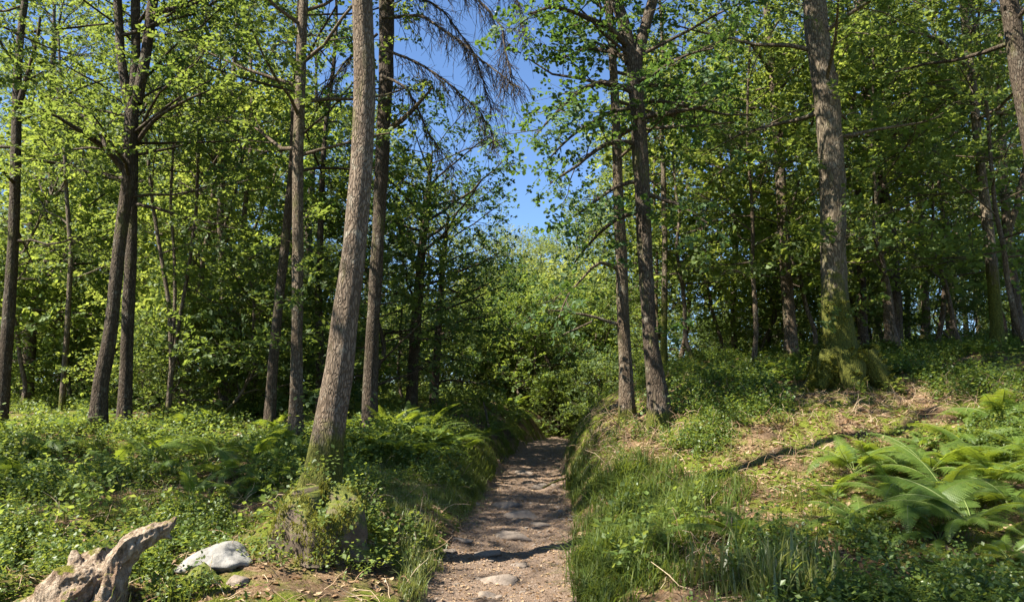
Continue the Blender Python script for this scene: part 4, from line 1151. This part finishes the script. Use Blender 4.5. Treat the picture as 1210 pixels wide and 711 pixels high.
# mossy stump under the leaning tree
def stump():
    mb = MB(); zb = float(h(-1.75, 7.05)); c = np.array([-1.75, 7.12])
    z = np.linspace(0, 1, 22); prof = np.interp(z, [0, .25, .6, .85, .97, 1], [.47, .41, .37, .33, .25, .03]); th = np.linspace(0, 2 * math.pi, 72, endpoint=False)
    hh = .55
    X = []
    for k in range(22):
        rr = prof[k] * (1 + .16 * np.cos(5 * th + 1) * (1 - z[k] * .5) + .20 * fbm(np.cos(th) * 1.7, np.sin(th) * 1.7, z[k] * 1.6, 9, 4) + .09 * np.abs(fbm(np.cos(th) * 6, np.sin(th) * 6, z[k] * 2.5, 12, 3)))
        zz = zb - .12 + hh * z[k] + .14 * fbm(np.cos(th) * 2, np.sin(th) * 2, z[k], 4, 3) * z[k]
        X.append(np.stack([c[0] + rr * np.cos(th) * 1.05, c[1] + rr * np.sin(th) * .85, zz], 1))
    V = np.array(X); i = np.arange(21)[:, None]; j = np.arange(72)[None]
    mb.add(V, np.stack([i * 72 + j, i * 72 + (j + 1) % 72, (i + 1) * 72 + (j + 1) % 72, (i + 1) * 72 + j], -1).reshape(-1, 4)); mb.add(V[-1], np.arange(72)[None])
    o = link(mb.mesh("mossy_stump", STUMPM, (c[0], c[1], zb)), "mossy_stump", None, (c[0], c[1], zb)); tag(o, "squat mossy stump at the foot of the leaning tree", "stump")
stump()
so_ = bpy.data.objects["mossy_stump"]; me_ = so_.data
vs_ = np.array([v.co[:] for v in me_.vertices]); nn_ = np.array([v.normal[:] for v in me_.vertices]); rs_ = np.random.default_rng(5)
mv = MB()
for cnt, nz_, T_, s0, s1 in ((9000, -.1, blade_template(rs_, 1, .25, 2, .5), .018, .05), ):
    k_ = rs_.integers(0, len(vs_), cnt * 3); jit = rs_.normal(0, .012, (cnt * 3, 3))
    w_ = fbm(vs_[k_, 0] * 5, vs_[k_, 1] * 5, vs_[k_, 2] * 5, 44, 3) + nn_[k_, 2] * .5 > .12
    k_, jit = k_[w_][:cnt], jit[w_][:cnt]
    scatter_quads(mv, T_, vs_[k_] + nn_[k_] * .004 + jit, rs_.uniform(0, 6.28, len(k_)), rs_.uniform(s0, s1, len(k_)), rs_.normal(0, .5, len(k_)))
mo_ = kind(link(mv.mesh("moss_cover", MOSS, (0, 0, 0), False), "moss_cover", so_), "stuff")
sb_ = MB()
for t_, (dx, dy, dz) in enumerate([(-.30, -.16, .42), (.30, -.1, .40), (.05, -.28, .30), (-.42, -.3, .0), (.42, -.32, .0), (.1, -.45, -.02), (-.15, -.45, -.02), (.55, -.1, .1), (-.55, -.05, .05), (.22, .1, .5), (-.1, .15, .5)]):
    p_ = np.array([[-1.75 + dx, 7.12 + dy, 0.0]]); p_[:, 2] = h(p_[:, 0], p_[:, 1]) + max(dz, 0) * (1 if abs(dx) < .4 else .3) - .03
    scatter_quads(sb_, SH_N[t_ % 8], p_, np.array([t_ * 1.3]), np.array([.95 + .1 * (t_ % 4)]))
o = kind(link(sb_.mesh("stump_bilberry", SHRUB, (0, 0, 0), False), "stump_bilberry"), "stuff"); o["label"] = "bilberry sprigs growing over and around the mossy stump"; o["category"] = "undergrowth"
# stones in the path
SN = [rock_mesh(700 + i, (1, .75, .34), GREYR, 11, 3, 16, .05) for i in range(7)]
def stone(px, py, w, label, k, group=None, sink=.52):
    p = hit(px, py); s = w / F * p[1] / 2
    o = link(SN[k % 7], "path_stone", None, (p[0], p[1] + s * .5, p[2] + s * .42 * (1 - 2 * sink) * .5), (0, 0, (k * 1.7) % 6.28 if w < 26 else (k % 3 - 1) * .35), s)
    tag(o, label, "stone", group)
for i, (px, py, w, lb) in enumerate([(608, 638, 50, "largest pale stone lying across the middle of the path"), (618, 612, 44, "flat stone beyond the largest pale stone"), (572, 657, 34, "flat pale stone left of the middle of the path, before the largest"),
        (586, 690, 46, "broad stone half buried in the near part of the path"), (575, 706, 30, "dark rounded stone at the very bottom of the path"), (545, 640, 24, "grey stone near the left rim of the path beside the largest"),
        (600, 600, 34, "long low stone across the shaded part of the path"), (640, 622, 28, "stone by the right rim of the path beside the largest"), (640, 577, 30, "sunlit stone in the narrow upper part of the path"), (622, 560, 24, "small sunlit slab highest up the path")]):
    stone(px, py, w, lb, i)
r8 = np.random.default_rng(88)
n = 0
while n < 120:
    y = 5.2 + 14 * r8.random() ** 1.3; s_ = np.clip(r8.normal(0, .55), -1, 1); x = float(pc(y) + s_ * pw(y))
    s = r8.uniform(.012, .05) * (1 if r8.random() < .8 else 1.6)
    o = link(SN[n % 7], "path_stone", None, (x, y, float(h(x, y)) + s * .12), (r8.normal(0, .15), r8.normal(0, .15), r8.uniform(0, 6.28)), s)
    tag(o, "small grey stone bedded in the trodden path", "stone", "small stones in the path"); n += 1
grv = MB(); n = 6000
y = 4.8 + 16 * r8.random(n) ** 1.4; x = pc(y) + np.clip(r8.normal(0, .6, n), -1.05, 1.05) * pw(y)
OCT = np.array([[1, 0, 0], [0, 1, 0], [-1, 0, 0], [0, -1, 0], [0, 0, .7]]) ; tri = np.array([[0, 1, 4], [1, 2, 4], [2, 3, 4], [3, 0, 4]])
s = r8.uniform(.004, .013, n); yaw = r8.uniform(0, 6.28, n)
Vv = np.stack([s[:, None] * (np.cos(yaw)[:, None] * OCT[:, 0] - np.sin(yaw)[:, None] * OCT[:, 1] * .7) + x[:, None], s[:, None] * (np.sin(yaw)[:, None] * OCT[:, 0] + np.cos(yaw)[:, None] * OCT[:, 1] * .7) + y[:, None],
               s[:, None] * OCT[:, 2] + (h(x, y) + .010)[:, None]], -1)
grv.add(Vv, (tri[None] + (np.arange(n) * 5)[:, None, None]).reshape(-1, 3))
o = kind(link(grv.mesh("gravel", GREYR, (0, 0, 0), False), "gravel"), "stuff"); o["label"] = "loose grit on the path"; o["category"] = "gravel"

# rotten log with its upright root arm
def log_mat():
    m, nt, out = mat_new("rotten_wood"); g = NT(nt); co = g.n("ShaderNodeTexCoord").outputs["Object"]
    st = g.mapping(co, (1, 1, .35)); n1 = g.noise(st, 22, 8, .7)
    c = g.ramp(n1, [(.3, (.05, .034, .022)), (.43, (.21, .152, .105)), (.55, (.38, .30, .225)), (.72, (.54, .455, .365))])
    c = g.mix(g.ramp(g.noise(co, 4, 5, .6), [(.48, 0.0), (.62, .8)]), c, (.21, .135, .09))
    geo = g.n("ShaderNodeNewGeometry"); sp = g.n("ShaderNodeSeparateXYZ"); g.l(geo.outputs["Normal"], sp.inputs[0])
    f = g.ramp(g.math("ADD", g.math("MULTIPLY", g.noise(co, 4.5, 6, .7), .85), g.math("MULTIPLY", sp.outputs["Z"], .22)), [(.60, 0.0), (.67, 1.0)])
    c = g.mix(f, c, g.ramp(g.noise(co, 60, 4, .7), [(.3, (.06, .07, .008)), (.7, (.20, .19, .03))]))
    g.l(g.principled(c, .92, g.bump(g.math("ADD", n1, g.noise(co, 60, 4, .7)), 1.0, .03), .15), out.inputs[0]); return m
def rotten_log():
    d0 = 5.75
    base = np.array([*hit(95, 705)[:2], 0]); base[2] = float(h(base[0], base[1]))
    mb = MB()
    def arm(pts, da, db, seed, lump=.22, sides=16):
        e = spline(E(pts, da, db), .03); e[:, :3] += np.stack([.012 * vnoise(np.arange(len(e)) * .4, 0, k, seed) for k in range(3)], 1)
        tube(mb, e[:, :3], e[:, 3], sides, 0, lump, None, seed, cap=2)
    arm([(14, 722, 40), (50, 712, 52), (90, 692, 84), (118, 672, 66), (130, 655, 30)], 5.75, 5.85, 5, .26, 26)
    arm([(62, 700, 44), (88, 664, 34), (94, 646, 16), (89, 634, 5)], 5.82, 5.86, 6, .25)
    arm([(122, 720, 46), (134, 690, 40), (138, 660, 38), (146, 636, 34), (168, 622, 28), (192, 610, 22), (208, 600, 18), (214, 592, 11), (219, 588, 6)], 5.75, 6.0, 7, .24, 20)
    arm([(96, 672, 44), (118, 655, 46), (134, 645, 38)], 5.95, 5.95, 8, .2)
    arm([(150, 735, 30), (120, 722, 44), (70, 726, 40)], 5.6, 5.55, 9, .25)
    arm([(196, 612, 16), (208, 612, 10), (214, 618, 5)], 5.97, 5.95, 10, .2, 10)
    me = mb.mesh("rough_log", ROT, base); tmp = bpy.data.objects.new("rotten_log", me); COL.objects.link(tmp)
    md = tmp.modifiers.new("r", "REMESH"); md.mode = "VOXEL"; md.voxel_size = .009
    dg = bpy.context.evaluated_depsgraph_get(); me2 = bpy.data.meshes.new_from_object(tmp.evaluated_get(dg)); tmp.modifiers.clear(); tmp.data = me2
    co = np.empty(len(me2.vertices) * 3, np.float32); me2.vertices.foreach_get("co", co); co = co.reshape(-1, 3)
    no = np.empty(len(me2.vertices) * 3, np.float32); me2.vertices.foreach_get("normal", no); no = no.reshape(-1, 3)
    dd = .018 * fbm(co[:, 0] * 8, co[:, 1] * 8, co[:, 2] * 8, 3, 3) - .014 * np.abs(fbm(co[:, 0] * 26, co[:, 1] * 26, co[:, 2] * 5, 23, 3)) + .006 * (np.abs(fbm(co[:, 0] * 22, co[:, 1] * 22, co[:, 2] * 10, 13, 3)) - .4)
    co = co + no * dd[:, None]
    bmk = bmesh.new(); bmk.from_mesh(me2); bmk.verts.ensure_lookup_table(); seen = set(); best = []
    for v0 in bmk.verts:
        if v0.index in seen: continue
        st_, comp = [v0], []
        seen.add(v0.index)
        while st_:
            q_ = st_.pop(); comp.append(q_)
            for e_ in q_.link_edges:
                o_ = e_.other_vert(q_)
                if o_.index not in seen: seen.add(o_.index); st_.append(o_)
        if len(comp) > len(best): best = comp
    ok_ = {q_.index for q_ in best}
    keepv = np.array(sorted(ok_))
    bmesh.ops.delete(bmk, geom=[q_ for q_ in bmk.verts if q_.index not in ok_], context="VERTS"); bmk.to_mesh(me2); bmk.free()
    co = co[keepv]
    # the hollow rotten face towards the viewer
    hc = at(97, 676, d0 - .12) - base
    q = np.linalg.norm((co - hc) / np.array([.13, .14, .075]), axis=1)
    co[:, 1] += .05 * np.exp(-q ** 2) * (1 + .6 * fbm(co[:, 0] * 25, co[:, 1] * 25, co[:, 2] * 25, 17, 3))
    me2.vertices.foreach_set("co", co.astype(np.float32).ravel()); me2.polygons.foreach_set("use_smooth", np.ones(len(me2.polygons), bool))
    me2.materials.clear(); me2.materials.append(ROT); me2.update()
    tmp.location = base - np.array([0, 0, .07]); tmp.scale = (.92, .92, .92); tag(tmp, "rotten mossy log with one arm pointing up right, in the bottom left corner", "log")
ROT = log_mat()
rotten_log()
def stick(pts, da, db, label, mat=None, name="fallen_stick", lift=.0):
    e = spline(E(pts, da, db), .06); e[:, 2] += lift
    mb = MB(); b0 = e[0, :3].copy(); tube(mb, e[:, :3], e[:, 3], 7, 0, .12, None, 4)
    o = link(mb.mesh(name, mat or BARK_PALE, b0), name, None, b0); tag(o, label, "stick")
def gstick(pts, label, mat=None, name="fallen_stick", up=.02):
    rows = []
    for (px, py, w, u) in pts:
        p = hit(px, py); rows.append([p[0], p[1], p[2] + u, w / 2 / F * p[1]])
    e = spline(np.array(rows), .05); mb = MB(); b0 = e[0, :3].copy(); tube(mb, e[:, :3], e[:, 3], 6, 0, .15, None, 4)
    o = link(mb.mesh(name, mat or BARK_PALE, b0), name, None, b0); tag(o, label, "stick")
gstick([(581, 524, 3, 0), (577, 512, 3, .25), (571, 500, 2, .55)], "pale stick standing up from the left verge near the bend")
gstick([(641, 578, 2, .02), (655, 572, 2, .04), (668, 567, 2, .03), (676, 560, 1.5, .05)], "thin twig lying across the right rim of the path")
gstick([(790, 662, 4, .03), (810, 650, 4, .06), (830, 643, 3, .05)], "short stick on the bare earth below the long grass")
gstick([(864, 664, 3, 0), (865, 650, 2.5, .1), (866, 640, 2, .22)], "pale dead stem standing upright beside the domed fern", None, "dead_stem")
gstick([(960, 590, 2, .1), (985, 605, 2, .12), (1005, 620, 2, .05)], "thin pale twig leaning under the bracken")

# ================================================================= LIGHT
SUN_AZ = math.atan2(-.90, -.38)      # compass bearing of the sun, x east of y
SUN_EL = math.radians(50)
w = bpy.data.worlds.new("World"); S.world = w; w.use_nodes = True
nt = w.node_tree; bg = nt.nodes["Background"]
sky = nt.nodes.new("ShaderNodeTexSky"); sky.sky_type = "NISHITA"; sky.sun_disc = False
sky.sun_elevation = SUN_EL; sky.sun_rotation = SUN_AZ; sky.air_density = 1.0; sky.dust_density = 0.0; sky.ozone_density = 6.5; sky.altitude = 800
nt.links.new(sky.outputs[0], bg.inputs[0]); bg.inputs[1].default_value = .064
sd = bpy.data.lights.new("sun", "SUN"); sd.energy = 5.0; sd.angle = math.radians(.53); sd.color = (1, .93, .80)
so = bpy.data.objects.new("sun", sd); COL.objects.link(so)
dv = Vector((math.sin(SUN_AZ) * math.cos(SUN_EL), math.cos(SUN_AZ) * math.cos(SUN_EL), math.sin(SUN_EL)))
so.rotation_euler = dv.to_track_quat("Z", "Y").to_euler()

S.view_settings.view_transform = "Standard"; S.view_settings.look = "None"; S.view_settings.gamma = 1
S.view_settings.exposure = 1.95
S.render.engine = "CYCLES"
c = S.cycles
c.max_bounces = 7; c.diffuse_bounces = 4; c.glossy_bounces = 2; c.transmission_bounces = 5; c.transparent_max_bounces = 4
c.caustics_reflective = False; c.caustics_refractive = False
c.sample_clamp_indirect = 6
c.use_denoising = True
try: c.denoiser = "OPENIMAGEDENOISE"; c.denoising_input_passes = "RGB_ALBEDO_NORMAL"; c.denoising_prefilter = "ACCURATE"
except Exception: pass
S.render.use_persistent_data = False
